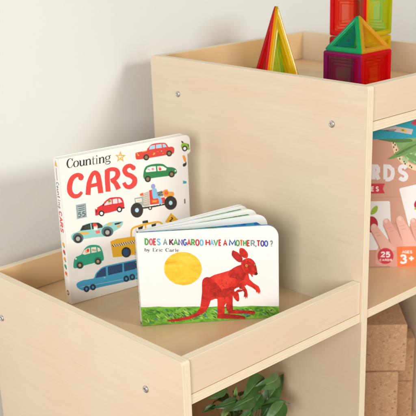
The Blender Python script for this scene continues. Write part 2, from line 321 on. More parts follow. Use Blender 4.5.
ART['cars']='''~ink 447 4393 436 4416 418 4443 391 4460 359 4464 320 4454 281 4428 254 4382 238 4327 247 4267 269 4215 307 4188 346 4182 381 4191 411 4211 432 4238 444 4261 423 4388 417 4410 406 4434 387 4446 363 4449 337 4432 315 4404 298 4364 290 4319 291 4272 303 4233 320 4210 345 4197 373 4204 400 4222 419 4247 431 4269
~ink 438 4459 428 4373 453 4456 443 4370
~ink 547 4364 518 4358 481 4343 460 4311 448 4274 452 4235 468 4199 501 4180 534 4177 569 4180 603 4197 625 4229 636 4267 632 4305 615 4341 580 4358 552 4364 553 4352 529 4339 506 4320 496 4296 492 4266 490 4238 495 4216 509 4199 533 4189 558 4200 577 4219 588 4245 592 4275 594 4302 589 4323 571 4339 548 4352
~ink 643 4335 693 4335 641 4349 692 4349
~ink 664 4350 656 4289 652 4218 673 4181 705 4168 734 4170 759 4183 778 4205 791 4224 710 4341 702 4281 698 4221 702 4204 710 4195 727 4193 746 4198 764 4215 778 4233
~ink 777 4354 761 4184 823 4345 807 4176
~ink 764 4336 804 4336 762 4349 802 4349
~ink 785 4175 829 4175 783 4189 828 4189
~ink 861 4344 845 4171 907 4336 891 4163
~ink 844 4324 885 4328 841 4338 882 4342
~ink 834 4163 905 4164 833 4177 904 4177
~ink 889 4284 909 4304 934 4323 956 4326 970 4321 975 4313 978 4292 974 4231 967 4172 877 4293 895 4316 921 4341 951 4352 983 4350 1010 4331 1024 4292 1020 4223 1013 4162
~ink 954 4164 1032 4164 953 4177 1030 4177
~ink 1099 4392 1085 4297 1074 4196 1082 4154 1107 4146 1131 4155 1149 4168 1117 4389 1112 4293 1108 4193 1108 4170 1107 4167 1124 4169 1144 4176
~ink 1051 4311 1160 4312 1050 4323 1159 4323
~ink 1207 4322 1192 4154 1237 4316 1222 4148
~ink 1183 4310 1222 4310 1182 4317 1221 4318
~ink 1165 4147 1251 4147 1164 4155 1250 4155
~ink 1242 4364 1246 4402 1210 4370 1213 4407
~ink 1299 4324 1284 4149 1346 4315 1331 4140
~ink 1282 4304 1324 4307 1279 4317 1321 4321
~ink 1274 4141 1346 4141 1272 4155 1344 4155
~ink 1328 4262 1349 4283 1374 4302 1396 4305 1411 4300 1416 4292 1419 4271 1415 4210 1408 4150 1316 4272 1335 4295 1361 4320 1391 4332 1424 4330 1452 4310 1466 4271 1462 4201 1455 4140
~ink 1396 4141 1475 4142 1394 4155 1473 4155
~ink 1580 4331 1554 4327 1522 4318 1503 4297 1492 4271 1501 4242 1520 4218 1550 4207 1580 4206 1610 4209 1638 4221 1657 4242 1668 4268 1659 4296 1639 4321 1607 4330 1583 4331 1585 4318 1563 4309 1543 4297 1535 4281 1535 4265 1534 4250 1539 4237 1555 4226 1578 4219 1600 4228 1617 4241 1624 4257 1625 4273 1626 4288 1621 4301 1603 4311 1582 4318
~ink 1634 4301 1693 4315 1626 4315 1679 4341
~ink 1530 4227 1512 4212 1497 4188 1516 4166 1548 4152 1590 4148 1622 4144 1634 4135 1638 4124 1628 4109 1606 4093 1575 4086 1543 4085 1516 4096 1502 4108 1505 4123 1520 4141 1537 4151 1552 4156 1540 4218 1525 4202 1517 4189 1527 4183 1551 4178 1589 4176 1633 4172 1661 4148 1669 4117 1648 4091 1617 4073 1579 4067 1542 4071 1508 4083 1483 4105 1491 4131 1510 4151 1530 4162 1547 4166
gold 2021 4399 2059 4272 2195 4243 2082 4183 2109 4053 2001 4144 1883 4093 1929 4209 1830 4307 1965 4288
cream 2014 4313 2034 4247 2105 4232 2046 4200 2060 4133 2004 4180 1942 4154 1967 4214 1915 4265 1985 4255
~gold 1975 4253 1989 4254 2009 4256 2028 4256 2034 4254 2035 4252 2035 4243 2031 4231 2026 4221 2015 4212 1998 4203 1982 4194 1968 4177 1993 4168 2015 4166 2037 4166 2052 4166 1971 4271 1985 4272 2006 4274 2028 4275 2048 4270 2056 4254 2055 4238 2050 4222 2043 4208 2028 4197 2010 4187 1996 4180 1999 4184 1995 4186 2014 4185 2035 4184 2051 4184
~carsred 760 3829 755 3843 747 3868 731 3908 697 3946 656 3970 613 3987 565 3999 514 4000 464 3993 415 3979 366 3956 320 3923 283 3881 251 3832 224 3779 204 3725 190 3668 181 3606 180 3542 189 3478 215 3418 251 3364 294 3317 344 3280 401 3257 458 3250 510 3253 559 3264 603 3290 639 3324 665 3354 682 3375 609 3814 607 3830 606 3847 605 3854 608 3853 600 3859 580 3868 559 3875 539 3876 515 3869 485 3856 458 3838 436 3817 415 3789 394 3752 377 3710 364 3668 354 3624 347 3576 346 3533 351 3499 360 3470 376 3438 396 3411 413 3395 428 3385 452 3379 482 3377 507 3378 532 3385 563 3403 593 3425 617 3439
carsred 743 3819 735 3793 718 3772 693 3758 664 3754 634 3760 607 3775 585 3797 573 3824 570 3852 578 3878 595 3899 620 3913 649 3917 679 3911 706 3896 727 3874 740 3847
~carsred 919 3257 929 3319 942 3408 958 3502 976 3580 995 3641 1017 3697 1041 3745 1063 3785 1087 3812 1107 3830 1121 3837 1121 3836 1115 3835 1115 3832 1121 3821 1129 3802 1137 3773 1143 3730 1148 3673 1153 3607 1160 3521 1167 3419 1172 3322 1176 3255 757 3300 769 3361 784 3451 803 3549 826 3635 854 3704 885 3766 917 3819 950 3863 980 3902 1013 3934 1053 3959 1105 3971 1162 3961 1212 3933 1252 3893 1282 3844 1300 3789 1311 3730 1318 3668 1326 3599 1333 3511 1340 3406 1346 3309 1350 3242
~carsred 919 3477 1252 3479 903 3588 1235 3591
~carsred 1455 3931 1450 3878 1442 3803 1434 3715 1429 3625 1427 3528 1427 3420 1428 3323 1429 3255 1628 3895 1621 3843 1612 3768 1603 3683 1597 3599 1595 3506 1595 3400 1596 3303 1597 3235
~carsred 1533 3823 1564 3830 1607 3839 1650 3845 1685 3845 1717 3838 1752 3826 1778 3813 1790 3802 1794 3792 1798 3775 1798 3755 1794 3739 1792 3721 1782 3699 1767 3677 1750 3661 1723 3646 1681 3633 1635 3622 1603 3613 1491 3940 1521 3946 1567 3956 1623 3964 1680 3965 1734 3957 1788 3943 1842 3922 1892 3888 1929 3843 1952 3793 1963 3742 1963 3692 1945 3647 1917 3607 1882 3572 1838 3543 1782 3525 1723 3515 1672 3511 1638 3509
~carsred 1617 3530 1638 3508 1668 3480 1696 3450 1715 3422 1734 3384 1754 3330 1773 3275 1786 3235 1694 3616 1720 3600 1758 3574 1805 3537 1850 3489 1884 3429 1913 3364 1937 3307 1953 3269
~carsred 2476 3846 2460 3862 2434 3890 2396 3923 2347 3951 2295 3963 2246 3966 2198 3960 2153 3946 2114 3923 2079 3892 2051 3852 2035 3802 2043 3748 2064 3698 2092 3653 2129 3609 2177 3574 2225 3551 2260 3534 2286 3518 2312 3496 2337 3472 2352 3452 2357 3442 2357 3430 2354 3409 2346 3388 2335 3373 2320 3356 2295 3338 2267 3323 2247 3316 2232 3316 2213 3320 2191 3328 2177 3337 2164 3350 2148 3378 2132 3410 2120 3435 2367 3768 2351 3786 2331 3810 2314 3827 2306 3833 2295 3835 2273 3834 2251 3831 2236 3825 2223 3814 2209 3797 2201 3782 2201 3774 2202 3766 2210 3747 2225 3724 2239 3708 2255 3696 2285 3681 2329 3661 2376 3632 2417 3600 2457 3565 2496 3521 2526 3466 2535 3408 2530 3354 2513 3304 2486 3259 2443 3224 2392 3198 2338 3179 2281 3171 2224 3177 2171 3195 2124 3220 2081 3254 2048 3298 2026 3345 2013 3382 2004 3406
carsred 2505 3798 2498 3773 2481 3752 2457 3739 2428 3735 2398 3741 2370 3755 2349 3777 2336 3802 2332 3829 2340 3855 2356 3875 2380 3888 2409 3892 2439 3886 2466 3872 2488 3851 2501 3825
red1 2524 4202 2525 4234 2548 4253 2624 4260 2717 4261 2807 4261 2886 4261 2927 4268 2972 4273 3055 4270 3185 4263 3431 4246 3660 4231 3718 4227 3726 4227 3768 4234 3814 4231 3869 4206 3911 4162 3914 4089 3890 4021 3863 3999 3778 3995 3560 3997 3298 4003 3048 4010 2827 4018 2675 4025 2575 4037 2536 4058 2528 4090 2522 4146
red1 2963 4256 2931 4298 2998 4343 3030 4379 3075 4408 3134 4424 3218 4429 3358 4421 3497 4405 3574 4388 3624 4361 3665 4306 3688 4253 3734 4225 3681 4216 3317 4228
pane 3006 4271 3056 4381 3223 4383 3220 4264
pane 3259 4265 3262 4384 3460 4373 3470 4252
pane 3509 4253 3494 4368 3589 4344 3644 4245
~gold 2760 4235 2930 4236 2757 4257 2926 4258
~gold 3150 4140 3161 4132 3176 4122 3187 4113 3186 4115 3183 4112 3164 4106 3145 4102 3158 4097 3159 4090 3180 4104 3204 4119 3220 4129 3163 4156 3174 4149 3190 4138 3206 4125 3217 4106 3198 4093 3174 4085 3151 4080 3121 4085 3142 4108 3164 4123 3188 4138 3204 4148
gold 2654 4161 2652 4152 2646 4146 2638 4142 2629 4140 2620 4142 2611 4147 2604 4153 2600 4162 2598 4170 2601 4178 2606 4185 2614 4189 2623 4190 2633 4188 2641 4184 2648 4177 2653 4169
pane 3464 4151 3463 4146 3460 4142 3455 4139 3449 4139 3442 4140 3437 4143 3432 4147 3429 4152 3429 4157 3430 4163 3433 4167 3438 4169 3444 4170 3450 4169 3456 4166 3461 4162 3464 4157
gold 3331 4155 3330 4151 3327 4148 3323 4146 3318 4145 3313 4146 3309 4148 3305 4152 3303 4156 3302 4160 3304 4164 3306 4168 3310 4170 3315 4170 3320 4170 3324 4167 3328 4164 3330 4160
gold 3512 4068 3511 4064 3508 4060 3504 4058 3500 4058 3495 4058 3490 4061 3486 4064 3484 4068 3483 4073 3485 4077 3487 4080 3491 4082 3496 4083 3501 4082 3506 4080 3509 4076 3512 4072
gold 2612 4212 2610 4205 2605 4200 2598 4196 2590 4195 2582 4196 2574 4200 2568 4206 2565 4213 2564 4221 2566 4228 2570 4233 2577 4237 2585 4238 2593 4237 2601 4233 2607 4227 2611 4220
tyre 2997 4034 2988 4002 2968 3976 2939 3960 2905 3955 2869 3961 2836 3978 2810 4004 2794 4036 2791 4070 2799 4101 2819 4127 2848 4143 2882 4148 2918 4142 2951 4125 2977 4099 2993 4067
hub2 2948 4042 2943 4025 2933 4012 2918 4003 2899 4000 2881 4004 2863 4013 2850 4027 2841 4043 2839 4061 2844 4078 2854 4091 2869 4100 2887 4103 2906 4100 2924 4091 2937 4077 2946 4060
tyre 3826 4014 3817 3982 3797 3956 3767 3939 3732 3933 3695 3940 3661 3958 3634 3984 3617 4016 3612 4050 3621 4082 3641 4108 3670 4125 3706 4130 3743 4124 3777 4107 3804 4080 3821 4048
hub2 3775 4022 3771 4005 3760 3992 3744 3983 3726 3980 3706 3983 3688 3993 3674 4007 3665 4024 3663 4042 3667 4059 3678 4072 3693 4081 3712 4084 3731 4081 3749 4072 3764 4058 3773 4041
green1 2764 3587 2776 3639 2796 3687 2825 3737 2875 3778 2961 3797 3069 3803 3200 3796 3327 3779 3421 3757 3499 3725 3561 3671 3624 3619 3712 3597 3799 3579 3867 3548 3919 3511 3953 3473 3969 3433 3973 3389 3946 3352 3866 3330 3739 3321 3547 3332 3344 3349 3183 3360 3041 3368 2907 3367 2805 3375 2760 3415 2747 3470 2750 3528
white 2844 3640 2914 3722 3044 3739 3211 3717 3218 3560 2862 3592
white 3270 3554 3262 3707 3374 3695 3473 3669 3595 3578 3574 3521
~pinky 2922 3669 2983 3620 2943 3692 3004 3643
pinky 3149 3641 3145 3628 3136 3617 3123 3610 3108 3608 3092 3611 3077 3619 3065 3630 3058 3643 3056 3658 3060 3671 3069 3682 3082 3689 3097 3691 3113 3688 3128 3680 3140 3669 3147 3655
skin 3388 3639 3384 3626 3375 3615 3362 3608 3347 3606 3330 3609 3315 3617 3304 3628 3296 3642 3294 3656 3298 3669 3307 3680 3320 3687 3335 3689 3352 3686 3366 3678 3378 3667 3386 3653
red1 3410 3589 3406 3575 3396 3563 3382 3556 3366 3554 3348 3557 3332 3565 3319 3577 3312 3592 3309 3608 3313 3622 3323 3634 3337 3641 3354 3643 3371 3640 3387 3632 3400 3620 3408 3605
~hubg 2890 3681 2974 3665 2891 3696 2975 3681
cream 3945 3437 3943 3429 3937 3422 3929 3418 3919 3417 3909 3419 3900 3423 3892 3430 3887 3439 3886 3448 3888 3456 3894 3463 3902 3467 3912 3469 3922 3467 3931 3462 3939 3455 3944 3446
tyre 3014 3351 3005 3317 2984 3289 2953 3272 2915 3266 2877 3274 2842 3293 2814 3322 2797 3356 2793 3393 2802 3427 2823 3454 2854 3471 2891 3477 2929 3469 2964 3450 2992 3422 3010 3387
hub2 2961 3361 2957 3343 2945 3328 2929 3319 2910 3316 2889 3320 2871 3330 2856 3345 2847 3363 2845 3383 2850 3401 2861 3415 2877 3424 2897 3427 2917 3424 2935 3413 2950 3398 2959 3380
tyre 3883 3340 3874 3306 3853 3278 3821 3260 3782 3255 3742 3262 3706 3282 3677 3311 3659 3346 3654 3383 3663 3418 3685 3445 3716 3463 3754 3469 3794 3461 3831 3442 3860 3413 3878 3378
hub2 3829 3351 3824 3332 3813 3318 3796 3308 3776 3305 3755 3309 3735 3319 3720 3335 3711 3354 3708 3373 3713 3391 3724 3406 3741 3416 3761 3418 3782 3415 3801 3404 3817 3389 3826 3370
lime 4179 4245 4218 4272 4280 4273 4374 4243 4456 4198 4467 4150 4459 4106 4471 4083 4479 4066 4481 4033 4447 4016 4313 4050 4182 4107 4158 4180
ink 4185 4359 4267 4297 4244 4264 4188 4292
tyre 4398 4070 4390 4040 4371 4016 4343 4000 4309 3995 4273 4001 4241 4017 4215 4042 4199 4073 4194 4105 4202 4135 4221 4160 4249 4175 4283 4181 4318 4175 4351 4158 4377 4133 4393 4103
white 4350 4079 4345 4063 4335 4050 4321 4041 4303 4038 4284 4042 4267 4050 4253 4064 4245 4080 4242 4097 4246 4113 4256 4126 4271 4134 4289 4137 4308 4134 4325 4125 4339 4112 4347 4096
~ink 4413 4209 4431 4123 4443 4209 4460 4124
orange1 4202 3874 4240 3884 4288 3859 4317 3785 4330 3704 4317 3657 4291 3643 4260 3683 4231 3746 4208 3818
ink 4328 3667 4339 3623 4338 3567 4309 3534 4270 3517 4229 3519 4199 3536 4195 3574 4210 3611 4248 3622 4290 3628 4314 3655
teal 4179 3078 4312 3027 4301 2964 4173 2975
ink 4193 2473 4231 2472 4230 2319 4192 2321
sign 417 3060 748 3049 742 2613 408 2618
~ink2 447 3018 716 3010 706 2651 454 2654 452 3022 446 3027 726 3019 716 2642 444 2645 442 3023
~ink2 482 2978 691 2970 480 3000 688 2992
~ink2 486 2916 694 2907 484 2937 692 2929
~ink2 481 2859 689 2851 479 2881 687 2872
~ink2 563 2817 482 2822 468 2741 519 2750 542 2736 542 2710 517 2688 489 2690 474 2704 565 2793 503 2797 494 2767 520 2775 567 2747 566 2698 528 2664 482 2667 459 2688
~ink2 694 2807 613 2812 599 2732 650 2740 674 2726 674 2700 648 2679 621 2680 605 2694 696 2784 634 2788 625 2757 652 2765 698 2737 698 2688 659 2655 613 2658 589 2678
red2 1030 2812 1047 2829 1090 2835 1189 2861 1290 2892 1329 2925 1360 2959 1426 2997 1497 3029 1546 3044 1613 3045 1753 3029 1891 3001 1953 2962 1984 2915 2006 2864 2016 2802 2024 2712 2023 2633 2031 2613 1978 2612 1748 2601 1494 2593 1345 2598 1232 2604 1119 2595 1036 2595 1019 2619 1026 2663 1023 2740
pinkglass 1346 2871 1441 2951 1543 2987 1599 2988 1607 2842 1351 2847
pinkglass 1639 2841 1641 2985 1796 2978 1804 2825
pinkglass 1831 2825 1829 2971 1893 2946 1964 2828
skin 1571 2903 1566 2888 1556 2876 1542 2868 1525 2866 1508 2870 1492 2879 1479 2892 1472 2908 1470 2924 1474 2939 1484 2951 1498 2959 1515 2961 1533 2957 1549 2948 1561 2935 1569 2920
leaf1 1583 2937 1579 2926 1569 2918 1554 2913 1536 2913 1518 2916 1500 2924 1487 2934 1478 2947 1476 2959 1480 2970 1490 2978 1505 2982 1523 2983 1542 2979 1559 2972 1573 2961 1581 2949
ink 1291 2907 1339 2897 1344 2848 1298 2839
ink 1058 2770 1096 2762 1089 2679 1057 2686
white 1105 2808 1102 2799 1096 2792 1088 2787 1078 2786 1068 2788 1058 2794 1051 2801 1046 2811 1045 2820 1048 2830 1054 2837 1062 2841 1072 2842 1083 2840 1092 2835 1099 2827 1104 2818
tyre 1329 2604 1321 2574 1302 2549 1275 2534 1243 2530 1210 2537 1180 2555 1156 2581 1142 2612 1139 2645 1148 2675 1166 2699 1193 2714 1225 2719 1258 2712 1288 2694 1312 2668 1326 2637
white 1284 2614 1280 2598 1270 2585 1255 2577 1239 2574 1221 2578 1205 2587 1193 2601 1186 2618 1184 2635 1189 2651 1198 2664 1213 2672 1229 2674 1247 2671 1263 2661 1275 2648 1282 2631
tyre 1945 2598 1937 2567 1918 2542 1890 2527 1857 2523 1823 2530 1793 2548 1768 2574 1754 2606 1750 2639 1759 2670 1778 2694 1805 2709 1838 2714 1872 2707 1903 2689 1927 2663 1942 2631
white 1899 2608 1895 2591 1884 2578 1870 2570 1853 2568 1835 2572 1819 2581 1806 2595 1798 2612 1796 2629 1801 2646 1811 2659 1825 2667 1843 2669 1860 2665 1877 2656 1889 2642 1897 2625
ink 1948 2655 2038 2655 2028 2614 1955 2617
aqua 174 2155 208 2194 266 2224 361 2232 459 2248 510 2319 568 2391 683 2415 811 2418 925 2412 1027 2393 1106 2359 1167 2317 1199 2266 1243 2231 1343 2260 1485 2292 1708 2270 1906 2232 1954 2205 1937 2170 1912 2109 1841 2043 1677 1989 1507 1942 1436 1899 1352 1876 1147 1903 914 1940 711 1952 528 1961 366 1975 244 1995 195 2026 180 2064 167 2110
ink 483 2247 576 2380 785 2401 906 2397 1107 2362 1226 2258 1238 2178 840 2208
pane2 605 2274 661 2361 815 2363 822 2225
~aqua 829 2389 841 2209 865 2386 878 2206
skin 1069 2234 1063 2207 1048 2186 1028 2172 1005 2167 980 2173 959 2187 942 2209 932 2236 930 2265 937 2291 951 2313 971 2326 994 2331 1019 2326 1040 2311 1057 2289 1067 2262
red1 1053 2310 1047 2295 1033 2284 1012 2278 986 2278 960 2284 936 2295 916 2310 904 2327 901 2344 907 2358 922 2369 943 2375 968 2375 994 2370 1019 2359 1038 2344 1050 2327
white 941 2244 1047 2230 1059 2145 934 2164
gold 359 2203 448 2205 573 2191 662 2171 728 2147 769 2114 757 2090 636 2095 495 2118 397 2163
gold 1410 2277 1485 2272 1557 2254 1559 2224 1528 2200 1467 2202 1410 2217 1393 2250
pinky 979 2131 1136 2127 1142 2025 989 2023
~red1 998 2094 1124 2089 995 2114 1122 2108
~red1 1004 2052 1131 2046 1001 2071 1128 2065
ink 1644 2225 1920 2211 1800 2163 1650 2164
orange1 1732 2132 1848 2134 1818 2067 1717 2071
aqua2 570 1996 554 1944 519 1903 468 1878 407 1873 345 1887 289 1920 245 1967 219 2022 214 2079 230 2131 265 2171 316 2196 375 2202 437 2188 494 2156 538 2109 565 2054
aqua2 1587 1970 1570 1917 1530 1876 1473 1852 1405 1848 1334 1864 1270 1898 1219 1947 1189 2004 1181 2062 1198 2115 1237 2156 1294 2180 1361 2185 1432 2169 1496 2135 1548 2086 1579 2029
tyre 519 1986 507 1943 481 1909 444 1888 400 1883 355 1894 314 1919 282 1956 264 2000 260 2045 272 2088 298 2121 335 2142 379 2148 424 2137 465 2112 496 2076 515 2032
hubg 457 2000 451 1977 437 1959 418 1948 395 1945 371 1951 350 1964 333 1984 323 2007 321 2031 328 2054 341 2072 361 2083 384 2086 407 2080 429 2067 446 2048 456 2024
tyre 1516 1959 1504 1915 1477 1881 1439 1860 1393 1854 1347 1865 1304 1891 1271 1928 1251 1973 1246 2020 1258 2063 1285 2097 1323 2118 1368 2124 1415 2114 1458 2088 1491 2051 1512 2006
hubg 1452 1973 1446 1950 1432 1932 1411 1921 1387 1918 1363 1923 1340 1937 1323 1957 1312 1981 1310 2006 1316 2028 1330 2047 1350 2058 1374 2061 1399 2055 1421 2042 1439 2022 1450 1998
cream 300 2262 297 2253 291 2246 283 2241 273 2240 263 2242 254 2248 247 2256 243 2265 242 2275 244 2284 250 2291 258 2295 268 2296 278 2294 287 2289 294 2281 299 2272
stone 2674 2951 2913 2976 2920 2520 2692 2525
hubg 2386 2862 2692 2864 2718 2562 2414 2604
cream 2420 2822 2641 2811 2647 2704 2441 2716
~pinky 2474 2753 2625 2755 2471 2769 2622 2772
~stone2 2712 2907 2912 2926 2707 2923 2908 2942
~stone2 2707 2849 2908 2863 2703 2865 2904 2879
~stone2 2703 2790 2903 2800 2699 2806 2900 2817
~stone2 2699 2732 2899 2738 2695 2748 2896 2754
~stone2 2695 2673 2895 2675 2692 2690 2891 2691
~stone2 2690 2615 2890 2612 2688 2631 2887 2628
orange2 2590 2956 2700 2984 2717 2888 2603 2886
red1 2924 3007 3068 3013 3078 2722 3472 2676 3519 2481 2931 2539
orange2 2989 2689 3228 2657 3221 2556 2983 2592
orange1 3026 2660 3178 2637 3175 2582 3022 2605
blue3 3035 3019 3103 3042 3179 3020 3212 2925 3238 2817 3278 2763 3319 2716 3356 2645 3378 2575 3367 2515 3338 2476 3297 2473 3257 2505 3249 2599 3230 2691 3146 2699 3062 2704 3035 2772 3029 2859 3021 2949
lilac 3157 3088 3151 3061 3135 3039 3113 3025 3087 3020 3060 3025 3035 3040 3015 3063 3003 3090 3000 3119 3007 3146 3022 3168 3044 3182 3070 3187 3097 3181 3122 3167 3142 3144 3154 3117
grey3 3194 2890 3389 2907 3426 2716 3243 2740
~ink2 3219 2853 3262 2853 3326 2855 3384 2854 3390 2858 3378 2858 3318 2840 3257 2821 3216 2796 3260 2776 3318 2769 3379 2764 3420 2761 3215 2876 3258 2876 3322 2877 3382 2877 3430 2862 3391 2837 3330 2818 3270 2800 3257 2797 3263 2798 3316 2792 3377 2787 3418 2784
orange1 3412 2889 3491 2918 3584 2911 3606 2872 3628 2825 3715 2807 3797 2783 3832 2713 3805 2652 3642 2647 3472 2685 3411 2788
orange2 3611 2786 3605 2765 3592 2748 3571 2737 3547 2734 3522 2740 3498 2752 3480 2770 3468 2792 3465 2815 3471 2836 3485 2852 3505 2863 3529 2866 3554 2861 3578 2848 3596 2830 3608 2808
gold 3724 2742 3720 2727 3710 2715 3696 2708 3679 2706 3661 2709 3644 2718 3631 2731 3623 2746 3621 2762 3625 2777 3635 2789 3649 2796 3666 2798 3684 2794 3700 2786 3713 2773 3722 2758
~ink 2597 2476 2662 2469 2756 2459 2865 2448 2977 2439 3103 2434 3244 2429 3373 2426 3463 2424 2594 2528 2659 2521 2753 2511 2861 2500 2971 2492 3095 2486 3235 2482 3364 2479 3454 2477
ink 2996 2422 2990 2401 2977 2385 2957 2374 2933 2372 2908 2377 2885 2390 2867 2408 2856 2430 2853 2452 2859 2473 2873 2490 2892 2500 2916 2503 2941 2498 2964 2485 2982 2467 2993 2445
cream 2957 2431 2954 2421 2948 2414 2939 2409 2928 2408 2917 2410 2907 2416 2899 2424 2894 2434 2892 2444 2895 2454 2901 2461 2910 2466 2921 2467 2932 2465 2942 2459 2950 2451 2955 2441
~cream 2693 2511 2731 2511 2690 2530 2728 2531
~cream 2798 2502 2836 2503 2794 2522 2832 2523
~cream 2902 2494 2941 2495 2898 2514 2937 2514
~cream 3007 2486 3046 2487 3003 2506 3042 2506
~cream 3113 2478 3151 2478 3109 2497 3147 2498
~cream 3219 2469 3257 2470 3215 2489 3253 2490
~cream 3325 2461 3364 2462 3321 2481 3360 2482
tyre 2673 2422 2654 2343 2611 2279 2548 2239 2473 2226 2396 2243 2326 2287 2271 2352 2238 2432 2231 2515 2250 2593 2294 2656 2356 2697 2430 2710 2506 2694 2577 2651 2632 2586 2666 2506
paneh 2518 2455 2512 2432 2499 2413 2480 2401 2458 2398 2435 2403 2414 2416 2397 2435 2387 2458 2385 2483 2390 2506 2403 2524 2422 2536 2445 2540 2468 2535 2489 2522 2506 2503 2516 2479
tyre 3913 2400 3894 2325 3850 2265 3785 2227 3707 2216 3626 2233 3552 2276 3493 2340 3457 2416 3448 2496 3467 2570 3511 2630 3575 2668 3652 2679 3733 2663 3807 2621 3866 2558 3903 2481
paneh 3746 2435 3740 2412 3728 2394 3709 2382 3687 2379 3664 2384 3643 2396 3626 2415 3616 2438 3613 2462 3618 2484 3631 2502 3650 2514 3672 2518 3695 2513 3716 2500 3733 2482 3743 2459
gold2 3671 2125 3927 1844 3729 1614 3444 1877
~ink 3646 1777 3650 1797 3655 1825 3663 1852 3671 1871 3684 1881 3704 1888 3727 1896 3747 1914 3736 1943 3717 1964 3699 1980 3687 1991 3605 1791 3609 1810 3615 1839 3624 1870 3636 1897 3658 1914 3683 1923 3700 1929 3701 1930 3701 1930 3689 1942 3673 1957 3661 1968
~ink 3582 1869 3729 1803 3590 1889 3736 1824
~gold2 2215 1530 2216 1580 2217 1651 2219 1726 2227 1785 2236 1828 2247 1860 2262 1882 2291 1899 2339 1912 2405 1918 2484 1920 2568 1922 2663 1924 2768 1924 2872 1923 2965 1919 3044 1914 3112 1909 3171 1900 3220 1884 3257 1861 3287 1831 3321 1789 3369 1738 3439 1672 3522 1595 3601 1523 3655 1472 2159 1541 2160 1590 2160 1662 2163 1739 2171 1802 2180 1849 2191 1889 2214 1926 2255 1954 2316 1971 2389 1979 2470 1982 2555 1985 2650 1987 2756 1987 2862 1986 2957 1982 3036 1977 3109 1970 3177 1959 3241 1937 3295 1904 3334 1864 3370 1821 3414 1774 3482 1711 3565 1634 3643 1561 3698 1511
~gold2 2699 1928 2694 1582 2746 1920 2740 1573
ink 2623 2082 2814 2070 2827 1981 2618 2005
ink 2449 1913 2641 1923 2605 1827 2463 1833
ink 2937 1900 3112 1905 3086 1806 2942 1821
gold2 1453 1684 1686 1716 2107 1677 2361 1638 2879 1559 3491 1338 3756 1216 3828 852 3196 942 2319 1054 1892 1098 1506 1153
gold2 1459 1679 1726 1708 2182 1654 2175 1571 1473 1605
ink 1505 1565 1543 1563 1540 1526 1502 1529
cream 1543 1563 1578 1561 1575 1524 1540 1526
ink 1540 1520 1578 1517 1575 1480 1537 1483
cream 1578 1517 1613 1515 1610 1479 1575 1480
ink 1581 1561 1620 1558 1617 1522 1578 1524
cream 1620 1558 1654 1556 1651 1520 1617 1522
ink 1616 1515 1654 1513 1651 1476 1613 1479
cream 1654 1513 1689 1511 1686 1474 1651 1476
ink 1658 1556 1696 1554 1693 1517 1655 1520
cream 1696 1554 1731 1552 1728 1515 1693 1517
ink 1693 1511 1731 1508 1728 1471 1690 1474
cream 1731 1508 1766 1506 1763 1470 1728 1471
ink 1735 1552 1773 1549 1770 1513 1732 1515
cream 1773 1549 1808 1548 1805 1511 1770 1513
ink 1770 1506 1808 1504 1805 1467 1767 1469
cream 1808 1504 1843 1502 1841 1465 1805 1467
ink 1812 1547 1850 1545 1847 1508 1809 1511
cream 1850 1545 1886 1543 1883 1506 1847 1508
ink 1847 1502 1886 1499 1883 1462 1844 1465
cream 1886 1499 1921 1497 1918 1460 1883 1462
ink 1889 1543 1928 1540 1925 1504 1886 1506
cream 1928 1540 1963 1539 1960 1502 1925 1504
ink 1924 1497 1963 1495 1960 1458 1922 1460
cream 1963 1495 1999 1493 1996 1456 1960 1458
ink 1967 1539 2005 1536 2003 1499 1964 1502
cream 2005 1536 2041 1534 2038 1497 2003 1499
ink 2002 1493 2041 1490 2038 1453 1999 1456
cream 2041 1490 2076 1488 2074 1451 2038 1453
ink 2044 1534 2083 1532 2080 1495 2042 1497
cream 2083 1532 2119 1530 2116 1493 2080 1495
ink 2080 1488 2119 1486 2116 1449 2077 1451
cream 2119 1486 2155 1484 2152 1447 2116 1449
ink 2122 1530 2161 1527 2159 1490 2120 1493
cream 2161 1527 2197 1525 2194 1488 2159 1490
ink 2158 1484 2197 1481 2195 1444 2155 1447
cream 2197 1481 2233 1479 2230 1442 2195 1444
ink 2201 1525 2240 1523 2237 1485 2198 1488
cream 2240 1523 2275 1521 2273 1484 2237 1485
ink 2237 1479 2276 1476 2273 1439 2234 1442
cream 2276 1476 2312 1475 2309 1437 2273 1439
ink 2279 1521 2318 1518 2316 1481 2276 1484
cream 2318 1518 2354 1516 2351 1479 2316 1481
ink 2315 1474 2355 1472 2352 1435 2312 1437
cream 2355 1472 2390 1470 2388 1433 2352 1435
ink 2145 1167 2131 1111 2098 1066 2050 1039 1993 1032 1935 1046 1882 1080 1840 1129 1815 1187 1810 1248 1824 1304 1857 1348 1905 1376 1961 1383 2019 1369 2072 1336 2114 1287 2140 1228
navy 2069 1185 2060 1147 2039 1116 2009 1097 1974 1092 1937 1101 1904 1123 1878 1156 1863 1195 1860 1236 1869 1274 1890 1305 1920 1324 1955 1330 1991 1321 2024 1299 2050 1266 2066 1227
bgreen 169 1277 183 1342 205 1402 234 1443 279 1472 361 1484 442 1497 482 1534 510 1577 541 1617 578 1656 625 1692 684 1719 759 1727 847 1719 960 1692 1065 1644 1121 1569 1154 1480 1177 1387 1188 1297 1197 1218 1189 1160 1172 1139 1083 1135 806 1134 509 1134 336 1122 225 1117 174 1137 159 1172 157 1220
cream 484 1514 553 1612 658 1648 751 1649 751 1472 560 1469
cream 792 1470 792 1647 961 1623 967 1459
cream 1004 1458 1000 1605 1071 1566 1111 1463
skin 697 1551 692 1531 680 1516 663 1506 643 1504 622 1509 604 1521 589 1538 580 1558 579 1579 584 1599 596 1614 613 1624 633 1626 654 1621 672 1609 687 1592 696 1572
red1 724 1571 720 1553 711 1537 699 1527 686 1524 672 1527 660 1537 650 1552 645 1571 644 1590 649 1609 657 1624 669 1634 682 1638 696 1635 708 1625 718 1610 723 1591
